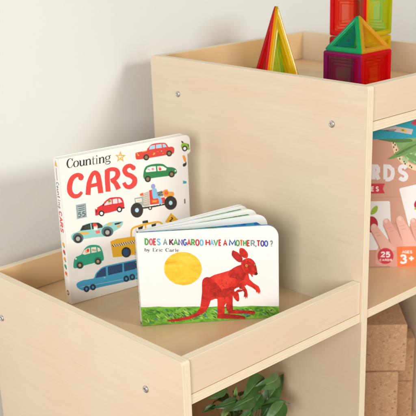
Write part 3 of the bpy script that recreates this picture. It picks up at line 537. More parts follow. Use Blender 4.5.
stone 892 1543 889 1530 881 1521 869 1515 856 1513 842 1517 829 1524 820 1535 814 1548 812 1562 816 1574 824 1584 835 1589 849 1591 862 1588 875 1580 885 1569 891 1556
stone 956 1516 953 1504 946 1496 935 1490 923 1489 910 1492 898 1499 889 1509 884 1521 883 1533 886 1545 893 1553 904 1559 916 1560 929 1557 940 1550 949 1540 955 1528
cream 291 1408 289 1399 283 1392 274 1387 264 1386 254 1389 245 1394 238 1403 234 1412 233 1422 235 1431 241 1439 250 1443 260 1444 270 1441 279 1436 286 1428 290 1418
bgreen2 501 1156 489 1116 464 1084 427 1066 384 1062 339 1073 299 1098 268 1134 249 1176 246 1220 257 1259 283 1291 319 1309 362 1314 406 1303 447 1278 478 1242 497 1200
bgreen2 1118 1134 1107 1094 1080 1062 1043 1043 999 1039 953 1051 912 1076 879 1112 860 1155 856 1199 868 1239 893 1271 931 1290 975 1294 1020 1283 1062 1258 1094 1222 1114 1179
tyre 466 1157 457 1126 438 1102 411 1087 380 1083 347 1092 318 1110 295 1138 282 1170 279 1204 288 1234 306 1258 333 1273 365 1277 397 1269 426 1250 449 1223 463 1190
hub3 421 1168 417 1152 407 1139 393 1131 376 1129 359 1133 344 1143 332 1158 324 1175 323 1193 328 1209 338 1222 352 1230 368 1231 385 1227 401 1217 413 1203 420 1186
tyre 1081 1128 1073 1097 1054 1072 1026 1057 994 1054 960 1062 930 1081 907 1109 893 1141 890 1175 898 1206 917 1231 945 1246 977 1249 1010 1241 1040 1222 1064 1195 1078 1162
hub3 1036 1139 1031 1123 1021 1110 1007 1102 990 1100 972 1104 956 1114 944 1129 936 1146 935 1164 939 1181 950 1194 964 1202 981 1204 998 1199 1014 1189 1027 1175 1034 1157
limo 201 594 210 628 247 653 329 673 448 682 626 660 789 648 833 698 858 768 942 840 1043 902 1117 933 1251 944 1568 932 1930 913 2207 902 2475 891 2786 874 3093 853 3352 829 3596 788 3873 707 4104 607 4195 507 4224 403 4250 289 4247 192 4275 143 4145 130 3591 163 2926 208 2382 231 1880 252 1395 281 992 307 748 310 586 315 457 338 362 375 285 432 231 493 205 547
navy 858 641 916 770 1070 879 1230 910 1224 619
navy 1288 619 1300 904 1808 877 1798 600
navy 1858 596 1867 873 2380 846 2392 584
navy 2441 583 2435 844 2966 827 2981 567
~limo2 317 477 409 467 539 453 701 437 887 419 1105 402 1357 382 1625 362 1889 341 2142 319 2397 296 2658 274 2931 254 3251 238 3603 225 3925 214 4151 206 315 497 407 487 538 473 699 456 885 439 1103 422 1355 402 1622 382 1886 362 2140 340 2394 317 2655 294 2928 275 3247 259 3599 246 3921 235 4147 228
limo2 1189 572 1186 564 1181 557 1173 553 1164 553 1155 555 1146 560 1139 568 1135 577 1134 586 1137 595 1142 601 1150 605 1159 606 1168 603 1177 598 1184 590 1188 581
navy2 619 345 610 311 590 285 563 269 530 265 496 274 466 295 442 325 429 360 426 397 435 430 455 457 482 473 515 476 548 467 579 447 602 417 616 382
limo 559 361 555 348 548 337 537 330 525 328 512 332 501 340 492 352 487 366 486 381 489 394 497 405 507 412 520 414 532 410 544 402 553 390 558 376
navy2 839 347 830 314 811 287 782 271 750 267 716 276 685 297 661 327 647 363 644 399 653 433 673 459 701 475 734 479 768 470 798 450 822 420 836 384
limo 779 363 775 350 768 339 757 332 744 330 732 334 720 342 711 354 706 368 705 383 708 397 716 408 726 414 739 416 752 413 763 405 772 393 778 378
navy2 2014 319 2005 284 1985 257 1956 240 1921 237 1886 246 1853 267 1828 298 1813 334 1809 372 1818 406 1838 433 1867 450 1901 454 1937 444 1969 423 1995 393 2010 356
limo 1950 335 1947 321 1939 310 1928 303 1915 301 1901 305 1889 313 1879 325 1874 340 1872 355 1876 369 1884 380 1895 387 1908 389 1921 386 1933 377 1943 365 1949 350
navy2 2233 318 2225 284 2204 256 2175 240 2140 236 2104 245 2072 267 2046 298 2031 334 2027 372 2036 406 2056 433 2085 450 2120 454 2156 445 2188 423 2214 393 2230 356
limo 2169 335 2166 321 2158 310 2147 303 2134 301 2120 305 2108 313 2098 325 2092 340 2091 355 2094 369 2102 380 2113 387 2126 389 2140 386 2152 377 2162 365 2168 350
navy2 3676 237 3667 201 3646 173 3616 156 3579 152 3541 162 3506 184 3478 216 3461 253 3457 292 3466 328 3487 355 3517 372 3553 376 3591 367 3626 345 3654 313 3671 276
limo 3608 254 3604 239 3596 228 3585 221 3571 219 3556 223 3543 231 3533 244 3526 259 3525 275 3528 289 3536 301 3548 308 3561 310 3576 306 3589 298 3600 285 3606 270
navy2 3909 225 3900 189 3879 161 3848 144 3811 140 3773 150 3738 172 3710 204 3693 241 3688 280 3697 316 3718 344 3748 361 3785 365 3823 355 3859 333 3887 301 3904 264
limo 3840 242 3837 227 3829 216 3817 209 3803 207 3789 211 3775 219 3765 232 3758 247 3756 263 3760 278 3768 289 3779 296 3793 298 3808 294 3821 286 3832 273 3838 258'''
ART['kang']='''~tgreen 242 2455 248 2600 258 2598 282 2569 284 2529 272 2486 252 2475 223 2477 202 2459 210 2647 278 2636 320 2583 323 2523 305 2458 262 2433 221 2437
~tpink 379 2630 374 2629 364 2626 354 2619 345 2608 339 2598 334 2586 330 2572 326 2558 324 2544 324 2529 324 2514 325 2499 328 2485 331 2471 336 2459 343 2448 350 2438 360 2430 372 2425 384 2424 396 2427 407 2434 415 2442 422 2452 428 2464 432 2477 436 2490 439 2504 440 2519 440 2534 439 2549 437 2564 434 2577 430 2590 425 2602 417 2613 407 2622 398 2627 393 2629 391 2591 387 2590 382 2588 380 2587 377 2584 374 2577 370 2570 367 2560 365 2549 363 2538 363 2526 363 2514 364 2503 366 2493 369 2483 372 2476 375 2470 378 2467 379 2465 380 2465 380 2465 380 2465 382 2466 385 2470 388 2475 392 2482 395 2491 398 2501 400 2512 401 2523 401 2535 400 2546 399 2558 397 2567 394 2576 391 2583 388 2586 386 2588 382 2590 378 2592
~tred 520 2620 443 2626 435 2420 512 2413 518 2580 481 2583 476 2457 514 2454
~tred 458 2505 509 2500 460 2545 510 2541
~tblue 645 2578 639 2587 628 2600 612 2612 593 2615 575 2612 558 2603 548 2587 542 2569 541 2550 546 2533 554 2519 565 2507 578 2497 590 2491 597 2486 602 2480 605 2473 607 2467 606 2461 603 2452 601 2449 598 2447 593 2447 589 2448 584 2451 575 2460 569 2468 615 2554 609 2562 602 2571 598 2574 594 2574 588 2573 586 2571 583 2568 581 2560 580 2553 582 2549 585 2543 590 2537 597 2532 609 2526 623 2516 634 2502 642 2487 646 2469 644 2450 638 2432 627 2416 611 2408 594 2406 576 2409 560 2420 548 2432 541 2440
~tgrey 743 2410 774 2545 797 2405 706 2424 777 2613 834 2414
~tgrey 744 2453 799 2449 745 2494 800 2489
~tmar 916 2402 921 2567 877 2405 883 2570
~tmar 976 2576 887 2487 1003 2547 915 2458
~tmar 911 2481 973 2385 943 2503 1005 2407
~tgreen 1022 2386 1063 2522 1096 2381 986 2403 1065 2589 1133 2391
~tgreen 1028 2430 1093 2425 1029 2471 1095 2466
~tpur 1168 2381 1160 2515 1241 2343 1258 2539 1129 2385 1146 2581 1227 2409 1219 2543
~tbl 1358 2526 1353 2533 1343 2544 1328 2554 1311 2554 1297 2549 1285 2540 1276 2527 1268 2512 1263 2496 1260 2478 1258 2459 1258 2441 1260 2422 1264 2405 1270 2388 1278 2374 1288 2362 1301 2352 1317 2349 1332 2352 1345 2360 1355 2373 1363 2387 1368 2399 1373 2412 1377 2428 1371 2452 1348 2459 1332 2459 1322 2459 1331 2500 1325 2506 1319 2513 1318 2514 1319 2514 1316 2513 1313 2510 1309 2504 1304 2495 1300 2484 1298 2471 1296 2456 1296 2441 1298 2428 1301 2414 1304 2404 1308 2397 1313 2392 1315 2391 1315 2390 1317 2391 1319 2392 1323 2397 1329 2407 1333 2417 1336 2426 1337 2430 1340 2420 1344 2419 1334 2419 1325 2418
~tred 1401 2358 1429 2492 1449 2354 1364 2371 1430 2559 1486 2361
~tred 1401 2400 1452 2396 1402 2441 1453 2437
~tgreen 1520 2353 1524 2498 1544 2496 1556 2483 1555 2461 1543 2451 1504 2454 1482 2356 1487 2541 1560 2535 1594 2498 1593 2441 1557 2409 1503 2414
~tgreen 1524 2422 1563 2340 1558 2439 1597 2357
~tred 1656 2526 1651 2524 1641 2521 1630 2515 1621 2505 1614 2494 1609 2482 1604 2469 1601 2455 1599 2441 1599 2426 1599 2411 1601 2396 1604 2382 1608 2368 1614 2356 1621 2345 1630 2335 1640 2328 1651 2323 1664 2322 1676 2325 1686 2331 1695 2339 1702 2349 1709 2360 1713 2373 1717 2387 1720 2401 1721 2416 1721 2431 1720 2445 1717 2460 1714 2474 1709 2487 1702 2498 1694 2510 1683 2518 1674 2523 1668 2525 1667 2487 1662 2486 1657 2484 1654 2482 1651 2479 1647 2473 1644 2465 1641 2456 1639 2446 1637 2435 1637 2424 1637 2412 1638 2401 1641 2391 1644 2382 1647 2375 1650 2369 1654 2365 1656 2363 1658 2363 1659 2363 1661 2363 1663 2364 1667 2368 1671 2373 1674 2379 1678 2388 1680 2398 1682 2408 1683 2420 1683 2431 1682 2442 1680 2453 1678 2463 1675 2471 1671 2477 1668 2481 1665 2483 1660 2486 1655 2488
~tblue 1772 2516 1766 2515 1757 2512 1746 2505 1738 2495 1731 2484 1726 2472 1722 2459 1719 2445 1717 2431 1717 2416 1717 2401 1719 2387 1722 2373 1726 2359 1731 2347 1738 2336 1746 2326 1756 2319 1767 2314 1780 2313 1791 2316 1801 2322 1810 2330 1817 2340 1823 2352 1827 2364 1831 2378 1833 2392 1834 2407 1834 2421 1833 2436 1831 2451 1827 2464 1823 2477 1817 2489 1809 2500 1798 2508 1789 2513 1784 2515 1783 2478 1779 2476 1774 2475 1771 2473 1769 2470 1765 2464 1762 2456 1759 2447 1757 2436 1755 2425 1755 2414 1755 2402 1757 2391 1759 2381 1761 2372 1765 2365 1768 2359 1771 2355 1773 2354 1774 2354 1775 2353 1776 2354 1778 2355 1781 2358 1784 2363 1788 2370 1791 2379 1794 2388 1795 2399 1796 2411 1796 2422 1795 2433 1794 2444 1791 2454 1788 2462 1785 2469 1782 2472 1780 2474 1775 2476 1771 2479
~tred 1920 2332 1923 2490 1882 2335 1885 2493
~tred 2014 2324 2017 2483 1976 2327 1979 2486
~tred 1902 2393 1996 2385 1903 2433 1997 2425
~tblue 2038 2317 2066 2445 2089 2312 2002 2331 2067 2512 2125 2321
~tblue 2038 2358 2090 2354 2038 2398 2091 2393
~tgreen 2106 2469 2172 2278 2245 2457 2141 2479 2173 2345 2210 2473
~tred 2317 2478 2248 2483 2245 2286 2314 2280 2316 2438 2285 2441 2283 2323 2314 2320
~tred 2265 2366 2309 2363 2266 2406 2310 2403
~tred2 2408 2287 2435 2415 2458 2283 2372 2301 2436 2481 2494 2291
~tred2 2408 2328 2459 2324 2408 2368 2460 2364
~tbl 2570 2278 2573 2405 2633 2281 2696 2395 2697 2268 2533 2284 2559 2470 2634 2347 2711 2458 2734 2268
~tgreen 2779 2439 2774 2438 2764 2435 2753 2429 2744 2419 2737 2409 2732 2398 2727 2385 2724 2371 2723 2357 2722 2343 2723 2328 2725 2314 2728 2300 2733 2287 2739 2275 2746 2264 2755 2255 2765 2248 2777 2244 2789 2243 2800 2245 2811 2251 2819 2258 2827 2268 2833 2279 2838 2291 2841 2304 2844 2318 2845 2333 2845 2347 2843 2361 2840 2376 2836 2389 2831 2401 2825 2413 2816 2424 2805 2432 2795 2436 2790 2438 2790 2400 2784 2399 2779 2398 2776 2396 2773 2393 2769 2387 2766 2380 2763 2371 2761 2361 2760 2351 2759 2341 2760 2330 2761 2319 2764 2310 2767 2301 2770 2294 2774 2289 2777 2286 2780 2284 2782 2283 2784 2283 2786 2283 2789 2285 2793 2288 2796 2292 2800 2299 2803 2307 2805 2316 2807 2326 2808 2337 2808 2347 2807 2358 2805 2368 2802 2377 2799 2384 2795 2391 2792 2395 2789 2397 2784 2399 2779 2401
~tor 2852 2394 2921 2389 2852 2434 2921 2428
~tor 2868 2413 2867 2256 2905 2410 2904 2253
~tgreen 2967 2248 2968 2405 2930 2251 2931 2408
~tgreen 3039 2242 3040 2399 3002 2245 3003 2402
~tgreen 2949 2308 3021 2302 2949 2348 3021 2342
~tred 3117 2412 3040 2418 3039 2222 3116 2216 3117 2373 3077 2376 3076 2259 3116 2256
~tred 3058 2302 3110 2298 3058 2342 3110 2338
~tgrey 3182 2231 3182 2367 3214 2365 3230 2351 3230 2334 3214 2323 3164 2327 3145 2234 3146 2410 3226 2403 3267 2368 3266 2311 3225 2283 3164 2288
~tgrey 3195 2294 3243 2215 3225 2314 3273 2235
~tgrey 3277 2242 3270 2195 3313 2233 3306 2186
~tred2 3323 2356 3413 2349 3323 2395 3413 2388
~tred2 3350 2373 3349 2217 3386 2370 3386 2214
~tpur 3471 2382 3466 2381 3457 2378 3446 2372 3438 2362 3432 2352 3427 2340 3423 2328 3421 2314 3419 2300 3419 2286 3420 2272 3422 2258 3425 2244 3429 2232 3435 2220 3442 2209 3450 2200 3460 2193 3471 2188 3482 2187 3493 2190 3503 2196 3511 2204 3518 2213 3524 2224 3528 2236 3531 2249 3533 2263 3534 2277 3534 2291 3532 2305 3530 2319 3526 2332 3521 2345 3515 2356 3507 2367 3497 2375 3487 2379 3482 2381 3482 2344 3478 2343 3473 2341 3470 2340 3468 2337 3464 2331 3461 2324 3459 2315 3457 2305 3456 2295 3455 2284 3456 2273 3457 2263 3460 2254 3463 2245 3466 2238 3469 2233 3472 2229 3474 2228 3476 2227 3477 2227 3479 2227 3481 2229 3484 2232 3487 2236 3490 2243 3493 2251 3496 2260 3497 2270 3498 2281 3498 2292 3497 2302 3495 2312 3492 2321 3489 2329 3486 2335 3483 2339 3480 2341 3476 2343 3471 2345
~tbl 3577 2373 3572 2372 3562 2369 3551 2363 3543 2354 3536 2344 3531 2332 3527 2320 3524 2306 3522 2292 3522 2278 3523 2263 3525 2249 3529 2236 3533 2223 3539 2211 3547 2200 3555 2191 3565 2184 3577 2180 3588 2179 3599 2181 3610 2187 3618 2195 3625 2204 3631 2215 3636 2227 3639 2240 3641 2254 3642 2268 3642 2283 3641 2297 3638 2311 3634 2324 3628 2336 3622 2348 3613 2358 3603 2366 3593 2370 3588 2373 3588 2335 3583 2334 3577 2332 3574 2331 3571 2328 3568 2322 3564 2315 3562 2306 3560 2297 3559 2286 3558 2276 3559 2265 3561 2255 3563 2246 3566 2237 3570 2230 3573 2225 3577 2221 3579 2219 3581 2219 3583 2219 3585 2219 3588 2220 3592 2224 3595 2228 3599 2234 3602 2243 3604 2251 3605 2261 3606 2272 3606 2283 3605 2293 3603 2303 3600 2312 3597 2319 3593 2326 3590 2329 3587 2332 3582 2334 3577 2336
~tgrey 3725 2302 3728 2312 3731 2323 3733 2326 3731 2325 3732 2325 3733 2324 3735 2321 3738 2311 3739 2302 3739 2296 3736 2288 3734 2282 3731 2278 3724 2272 3716 2261 3714 2245 3715 2233 3716 2225 3690 2317 3694 2328 3699 2344 3709 2360 3727 2365 3744 2362 3759 2351 3768 2335 3773 2317 3775 2300 3774 2285 3770 2271 3765 2259 3757 2250 3752 2244 3751 2243 3751 2240 3751 2233 3752 2226
~tgrey 3716 2204 3716 2183 3752 2201 3752 2180
~ink3 196 2352 193 2261 219 2350 216 2259
~ink3 210 2302 219 2309 231 2313 239 2308 244 2301 246 2295 245 2287 245 2279 243 2273 237 2266 228 2262 217 2266 208 2271 205 2309 216 2316 230 2322 244 2322 259 2315 268 2301 271 2285 266 2270 257 2257 242 2253 227 2254 214 2259 204 2264
~ink3 271 2310 298 2250 291 2320 318 2260
~ink3 334 2313 318 2278 300 2243 290 2233 285 2233 280 2235 277 2240 342 2308 326 2274 307 2237 296 2224 285 2220 274 2223 267 2227
~ink3 423 2337 419 2243 443 2336 439 2242
~ink3 415 2334 453 2333 489 2328 493 2319 489 2310 415 2341 453 2340 494 2336 501 2320 497 2307
~ink3 411 2241 451 2235 494 2234 504 2249 501 2264 411 2247 451 2243 490 2242 496 2251 494 2263
~ink3 431 2287 471 2284 431 2295 472 2292
~ink3 514 2297 512 2236 538 2295 535 2234
~ink3 511 2233 542 2231 512 2241 542 2239
~ink3 528 2275 535 2282 543 2287 551 2283 559 2277 522 2280 529 2289 539 2299 554 2300 565 2299
~ink3 592 2291 590 2231 609 2289 607 2230
~ink3 585 2287 600 2286 585 2292 600 2290
~ink3 582 2230 615 2227 582 2234 615 2232
~ink3 610 2306 611 2319 592 2308 592 2321
~ink3 693 2277 682 2283 667 2290 651 2290 636 2285 627 2272 623 2258 626 2243 634 2229 649 2221 664 2220 679 2225 689 2231 677 2260 672 2270 665 2280 655 2277 649 2270 646 2264 647 2256 646 2248 647 2241 654 2234 663 2229 675 2233 686 2238
~ink3 862 2283 856 2291 846 2301 833 2307 818 2310 800 2310 781 2303 768 2285 762 2263 769 2239 782 2219 801 2210 820 2208 836 2210 850 2216 860 2225 865 2233 851 2276 847 2285 841 2294 831 2300 818 2302 805 2296 795 2286 789 2275 788 2262 790 2248 796 2234 806 2224 820 2216 834 2218 846 2223 854 2231 859 2238
~ink3 855 2303 853 2274 863 2302 861 2273
~ink3 892 2247 898 2255 906 2261 915 2258 920 2252 918 2234 915 2207 933 2197 944 2200 881 2263 891 2268 905 2271 920 2270 935 2259 938 2234 941 2219 940 2215 945 2209
~ink3 927 2244 912 2243 895 2241 881 2236 870 2224 880 2207 895 2201 913 2206 926 2212 928 2236 914 2234 899 2230 894 2223 897 2221 894 2220 897 2214 910 2216 923 2220
~ink3 961 2262 959 2201 985 2260 983 2200
~ink3 959 2199 990 2196 959 2207 990 2204
~ink3 976 2240 983 2247 991 2252 999 2248 1008 2242 970 2245 976 2254 987 2264 1002 2265 1014 2264
~ink3 1041 2286 1038 2195 1059 2284 1056 2194
~ink3 1032 2194 1062 2192 1032 2200 1062 2197
~ink3 1085 2219 1135 2215 1085 2227 1135 2223
~ink3 1142 2220 1139 2231 1133 2244 1122 2252 1111 2254 1098 2254 1084 2250 1076 2238 1071 2223 1075 2207 1083 2194 1097 2186 1112 2185 1128 2191 1140 2197 1128 2218 1127 2228 1125 2238 1119 2243 1111 2246 1103 2242 1098 2235 1096 2229 1096 2221 1095 2213 1097 2206 1102 2199 1111 2194 1125 2198 1136 2204
sun 1760 1640 1751 1589 1740 1538 1726 1489 1705 1442 1676 1396 1651 1352 1613 1317 1572 1286 1532 1255 1481 1227 1435 1205 1380 1192 1327 1181 1272 1176 1216 1170 1162 1185 1107 1202 1054 1215 1000 1235 955 1260 907 1298 865 1331 828 1369 798 1413 760 1458 735 1507 716 1560 705 1612 703 1664 696 1716 705 1769 717 1819 730 1868 751 1918 782 1962 812 2005 846 2041 886 2074 935 2106 981 2128 1028 2145 1081 2165 1135 2168 1190 2172 1244 2172 1299 2168 1352 2154 1406 2134 1456 2120 1505 2084 1549 2057 1593 2020 1627 1979 1663 1939 1689 1892 1713 1846 1730 1796 1748 1744 1750 1693
grass -1 3 -17 589 149 575 320 575 492 574 661 545 830 534 999 527 1167 513 1335 511 1501 502 1667 486 1832 456 1997 456 2162 458 2325 438 2488 438 2650 428 2811 405 2972 408 3132 409 3292 392 3451 373 3609 363 3767 343 3932 332 3931 3
~gr5 3676 185 3683 172 3695 153 3708 132 3722 111 3740 91 3761 70 3780 52 3794 39 3682 191 3692 179 3705 162 3721 143 3736 125 3752 104 3771 81 3788 60 3799 45
~gr1 858 297 868 287 885 274 901 260 912 248 925 244 939 237 952 230 963 225 861 306 875 306 895 304 918 300 940 295 952 277 961 259 967 243 969 232
~gr1 1751 205 1764 206 1782 210 1800 214 1815 217 1820 228 1822 237 1822 244 1820 251 1746 213 1754 225 1766 240 1778 254 1786 267 1795 266 1803 264 1809 262 1815 259
~gr4 1151 297 1153 285 1158 268 1164 250 1171 231 1184 214 1199 195 1213 178 1223 166 1158 301 1167 293 1178 281 1190 266 1203 251 1210 230 1219 207 1226 186 1230 171
~gr1 1067 449 1073 426 1082 394 1092 359 1103 327 1119 300 1136 274 1152 251 1164 236 1076 452 1085 431 1097 401 1112 367 1126 338 1137 311 1151 283 1163 259 1171 241
~gr3 839 321 857 318 884 314 912 310 939 305 964 302 990 298 1013 294 1030 292 839 330 858 331 884 330 914 330 941 328 967 322 993 314 1016 306 1032 301
~gr5 227 172 236 163 250 152 265 140 279 128 296 126 314 124 330 122 342 122 231 181 243 181 260 180 279 177 297 175 311 163 325 152 337 140 345 131
~gr2 2447 365 2455 352 2468 335 2481 317 2492 300 2506 290 2521 278 2534 267 2545 260 2452 373 2465 368 2484 359 2505 347 2524 336 2534 316 2542 296 2548 278 2551 265
~gr3 388 461 398 445 415 425 433 404 446 383 465 369 485 352 502 336 516 326 393 469 410 462 433 452 459 438 483 423 497 398 509 372 518 349 523 332
~gr5 1357 305 1364 298 1375 288 1386 279 1394 270 1404 271 1414 270 1424 270 1431 271 1360 314 1369 316 1383 317 1398 317 1412 317 1421 306 1428 296 1433 287 1435 279
~gr1 797 121 803 107 813 86 824 65 836 48 851 40 864 39 874 40 881 41 804 126 814 114 827 96 841 79 852 68 859 61 867 57 876 54 882 51
~gr1 2947 348 2955 340 2966 327 2979 315 2989 303 2998 296 3007 290 3014 284 3019 280 2952 356 2961 349 2975 340 2990 330 3002 321 3010 310 3017 301 3022 292 3025 286
~gr5 1043 297 1050 279 1062 253 1077 225 1093 200 1116 189 1138 182 1157 179 1170 178 1050 303 1065 291 1085 273 1107 254 1125 241 1137 225 1151 211 1165 198 1174 187
~gr1 1774 429 1778 411 1786 386 1794 359 1801 336 1812 319 1822 303 1831 290 1838 281 1782 432 1792 418 1805 395 1819 371 1832 351 1837 331 1841 312 1844 296 1846 285
~gr5 633 181 634 169 637 153 642 134 651 114 669 102 689 91 707 82 720 77 640 185 649 178 659 166 671 154 683 145 691 130 704 113 717 97 726 85
~gr5 1054 457 1060 438 1068 413 1078 384 1087 356 1103 329 1119 298 1134 271 1146 252 1062 461 1074 446 1089 424 1105 399 1121 373 1131 342 1141 308 1149 277 1154 255
~gr5 2454 315 2462 303 2474 289 2489 272 2504 256 2525 246 2547 235 2568 226 2583 221 2459 322 2471 318 2488 310 2507 300 2525 291 2541 275 2559 257 2576 241 2587 229
~gr2 165 160 172 146 184 127 197 105 211 85 229 71 248 57 265 46 277 38 172 166 183 154 197 137 213 119 228 103 242 87 258 71 272 56 282 46
~gr3 1349 129 1355 118 1365 103 1375 88 1384 76 1393 72 1401 71 1405 73 1408 75 1355 135 1364 128 1378 117 1391 106 1401 99 1404 94 1405 90 1407 88 1409 85
~gr1 1270 471 1277 461 1287 447 1301 432 1318 420 1339 420 1360 423 1379 428 1392 432 1276 478 1286 473 1300 466 1315 459 1327 457 1341 451 1360 447 1378 444 1391 441
~gr4 2006 351 2020 339 2042 323 2065 306 2085 289 2105 278 2125 264 2142 253 2155 245 2010 359 2027 353 2051 343 2078 331 2103 319 2121 301 2138 282 2152 265 2161 252
~gr3 3737 257 3740 243 3747 223 3755 200 3765 179 3783 167 3801 158 3817 152 3829 149 3744 262 3754 251 3766 235 3780 219 3792 208 3801 194 3813 180 3825 167 3833 157
~gr3 3529 195 3542 182 3560 165 3582 147 3603 130 3627 122 3651 115 3673 110 3688 107 3533 202 3549 196 3571 185 3595 173 3617 163 3636 150 3658 136 3678 125 3691 115
~gr2 1756 269 1763 252 1775 228 1789 201 1802 175 1823 154 1845 131 1865 110 1880 97 1763 274 1776 262 1794 243 1813 221 1832 201 1846 175 1863 147 1877 121 1886 103
~gr3 522 236 522 229 524 220 527 209 532 197 546 191 561 182 576 175 587 171 529 242 535 241 543 239 552 236 562 232 569 219 578 204 587 189 593 178
~gr5 3678 104 3686 108 3695 115 3705 121 3713 124 3722 130 3735 135 3747 139 3756 143 3672 110 3675 118 3681 130 3689 143 3699 154 3715 156 3731 156 3745 154 3755 152
~gr5 3647 203 3658 195 3674 186 3691 177 3707 166 3727 162 3749 155 3769 149 3784 146 3648 212 3661 213 3678 214 3699 213 3720 210 3739 196 3759 181 3776 166 3787 154
~gr5 3664 341 3677 325 3697 304 3718 280 3737 258 3757 242 3778 223 3796 207 3809 196 3669 348 3686 338 3710 322 3736 304 3759 287 3777 263 3793 239 3806 218 3815 202
~gr2 629 459 640 455 656 450 673 444 689 437 703 434 718 431 732 427 741 425 630 469 642 468 659 467 678 465 695 463 710 455 724 447 736 439 745 434
~gr1 659 279 667 262 679 238 692 212 704 186 722 163 740 137 757 114 770 98 666 285 680 272 697 253 716 230 735 208 747 180 760 150 771 122 777 103
~gr5 2904 250 2921 242 2944 233 2970 221 2991 209 3013 197 3037 182 3059 166 3074 157 2906 258 2924 257 2949 254 2977 248 3004 239 3027 220 3049 199 3067 178 3079 164
~gr5 1226 406 1237 394 1254 378 1272 361 1288 342 1311 328 1336 307 1361 288 1379 276 1230 415 1246 412 1267 406 1293 397 1318 385 1338 359 1358 329 1374 302 1385 282
~gr5 3605 284 3614 274 3627 262 3640 249 3648 237 3660 233 3672 226 3684 218 3693 214 3608 292 3621 292 3637 289 3656 285 3675 279 3685 262 3692 245 3697 230 3699 220
~gr4 389 316 394 304 404 287 415 269 427 250 448 239 470 226 490 215 506 208 395 323 407 319 424 311 442 301 460 291 474 272 489 250 503 231 511 216
~gr5 2879 306 2878 295 2878 277 2879 259 2882 241 2891 230 2901 223 2909 219 2915 217 2887 307 2891 296 2895 280 2900 263 2905 252 2907 245 2911 237 2916 230 2920 224
~gr5 972 451 971 440 972 425 975 407 982 389 1001 383 1017 383 1029 386 1038 389 980 455 988 448 997 437 1006 428 1013 427 1015 420 1023 412 1033 405 1040 398
~gr5 1867 131 1879 122 1896 110 1916 97 1935 82 1958 71 1985 58 2009 45 2026 37 1870 140 1884 137 1904 131 1927 123 1950 114 1972 97 1995 77 2016 59 2031 45
~gr5 3451 111 3467 104 3490 95 3516 84 3541 73 3568 62 3598 50 3624 38 3643 31 3453 120 3470 117 3494 112 3521 105 3548 97 3575 82 3604 66 3629 50 3646 39
~gr1 1067 61 1077 74 1090 94 1104 116 1118 136 1122 161 1128 187 1132 211 1133 228 1059 65 1060 82 1064 106 1068 133 1073 158 1087 179 1101 200 1114 220 1125 232
~gr2 3289 236 3294 231 3302 226 3310 220 3319 214 3330 212 3342 209 3353 207 3361 207 3292 244 3298 244 3307 243 3316 241 3326 239 3336 233 3347 226 3357 220 3364 215
~gr3 3189 217 3183 213 3177 206 3173 192 3175 174 3191 162 3208 151 3224 142 3236 138 3197 216 3203 211 3207 205 3213 202 3219 203 3220 192 3228 175 3237 158 3242 144
~gr3 2421 231 2441 225 2469 217 2502 210 2532 205 2559 212 2585 222 2607 232 2621 240 2422 240 2442 241 2471 240 2502 241 2529 243 2554 243 2579 245 2602 248 2619 249
~gr5 1968 363 1976 354 1988 344 2001 334 2009 324 2019 326 2028 326 2038 326 2045 327 1970 371 1981 374 1996 376 2013 376 2028 376 2038 365 2045 353 2048 343 2050 335
~gr1 2202 241 2206 230 2213 216 2221 200 2228 186 2238 177 2249 167 2258 158 2266 153 2208 246 2217 240 2229 229 2241 218 2252 207 2259 194 2265 180 2270 168 2272 159
~gr5 3601 198 3608 182 3621 161 3634 138 3646 118 3661 108 3675 98 3687 91 3697 87 3606 204 3620 194 3638 179 3658 163 3675 150 3684 133 3692 117 3699 104 3703 93
~gr3 229 451 238 436 252 415 269 392 288 371 312 358 337 345 360 336 377 330 235 457 249 447 267 431 288 413 308 399 326 382 348 365 368 350 381 338
~gr3 371 340 374 324 381 301 389 276 399 251 417 230 437 210 456 193 469 182 379 344 388 331 400 311 414 290 428 271 439 249 454 225 467 204 476 188
~gr3 1674 122 1686 120 1704 120 1725 119 1743 118 1761 121 1780 123 1797 125 1808 127 1673 131 1685 134 1703 138 1723 142 1742 145 1760 143 1779 141 1796 139 1808 136
~gr5 1583 164 1598 154 1620 143 1644 130 1664 116 1686 108 1710 97 1732 86 1748 80 1585 173 1603 172 1627 169 1654 164 1681 157 1702 139 1724 119 1741 101 1753 87
~gr5 3658 267 3669 255 3687 239 3707 222 3725 205 3746 193 3769 179 3789 167 3803 159 3662 275 3676 268 3697 258 3720 246 3742 234 3760 216 3780 197 3797 179 3808 166
~gr4 3779 191 3786 189 3797 186 3809 182 3818 178 3825 177 3832 175 3839 172 3844 171 3779 200 3787 201 3798 201 3811 201 3822 200 3831 195 3839 189 3844 183 3848 179
~gr5 3060 335 3063 317 3069 293 3077 264 3088 237 3107 214 3129 192 3149 173 3163 160 3067 338 3077 323 3089 301 3102 278 3117 257 3129 233 3145 207 3160 183 3169 166
~gr1 2490 58 2497 68 2507 83 2518 100 2528 116 2535 134 2543 154 2550 171 2554 184 2482 63 2486 75 2492 93 2499 112 2505 131 2516 147 2528 164 2539 179 2547 189
~gr3 1472 203 1478 190 1487 172 1498 152 1509 134 1525 121 1541 108 1556 97 1567 91 1479 208 1489 199 1503 185 1518 170 1532 156 1543 140 1555 124 1566 109 1573 98
~gr3 204 349 218 342 239 333 264 324 288 316 314 317 341 319 365 323 382 326 206 358 222 357 244 354 269 351 292 350 315 345 341 342 365 338 381 335
~gr5 2438 272 2447 265 2461 257 2475 248 2489 236 2508 223 2530 206 2550 189 2565 178 2440 281 2451 280 2467 277 2485 272 2505 263 2523 244 2543 221 2560 200 2571 184
~gr3 3709 159 3716 145 3726 126 3739 105 3754 85 3774 73 3796 64 3815 57 3829 52 3715 164 3727 155 3742 141 3758 126 3774 115 3788 100 3805 85 3821 71 3832 60
~gr1 1026 186 1033 177 1043 165 1054 153 1062 141 1071 135 1079 128 1085 122 1091 118 1031 194 1041 188 1054 180 1068 170 1080 161 1087 150 1092 139 1096 130 1098 123
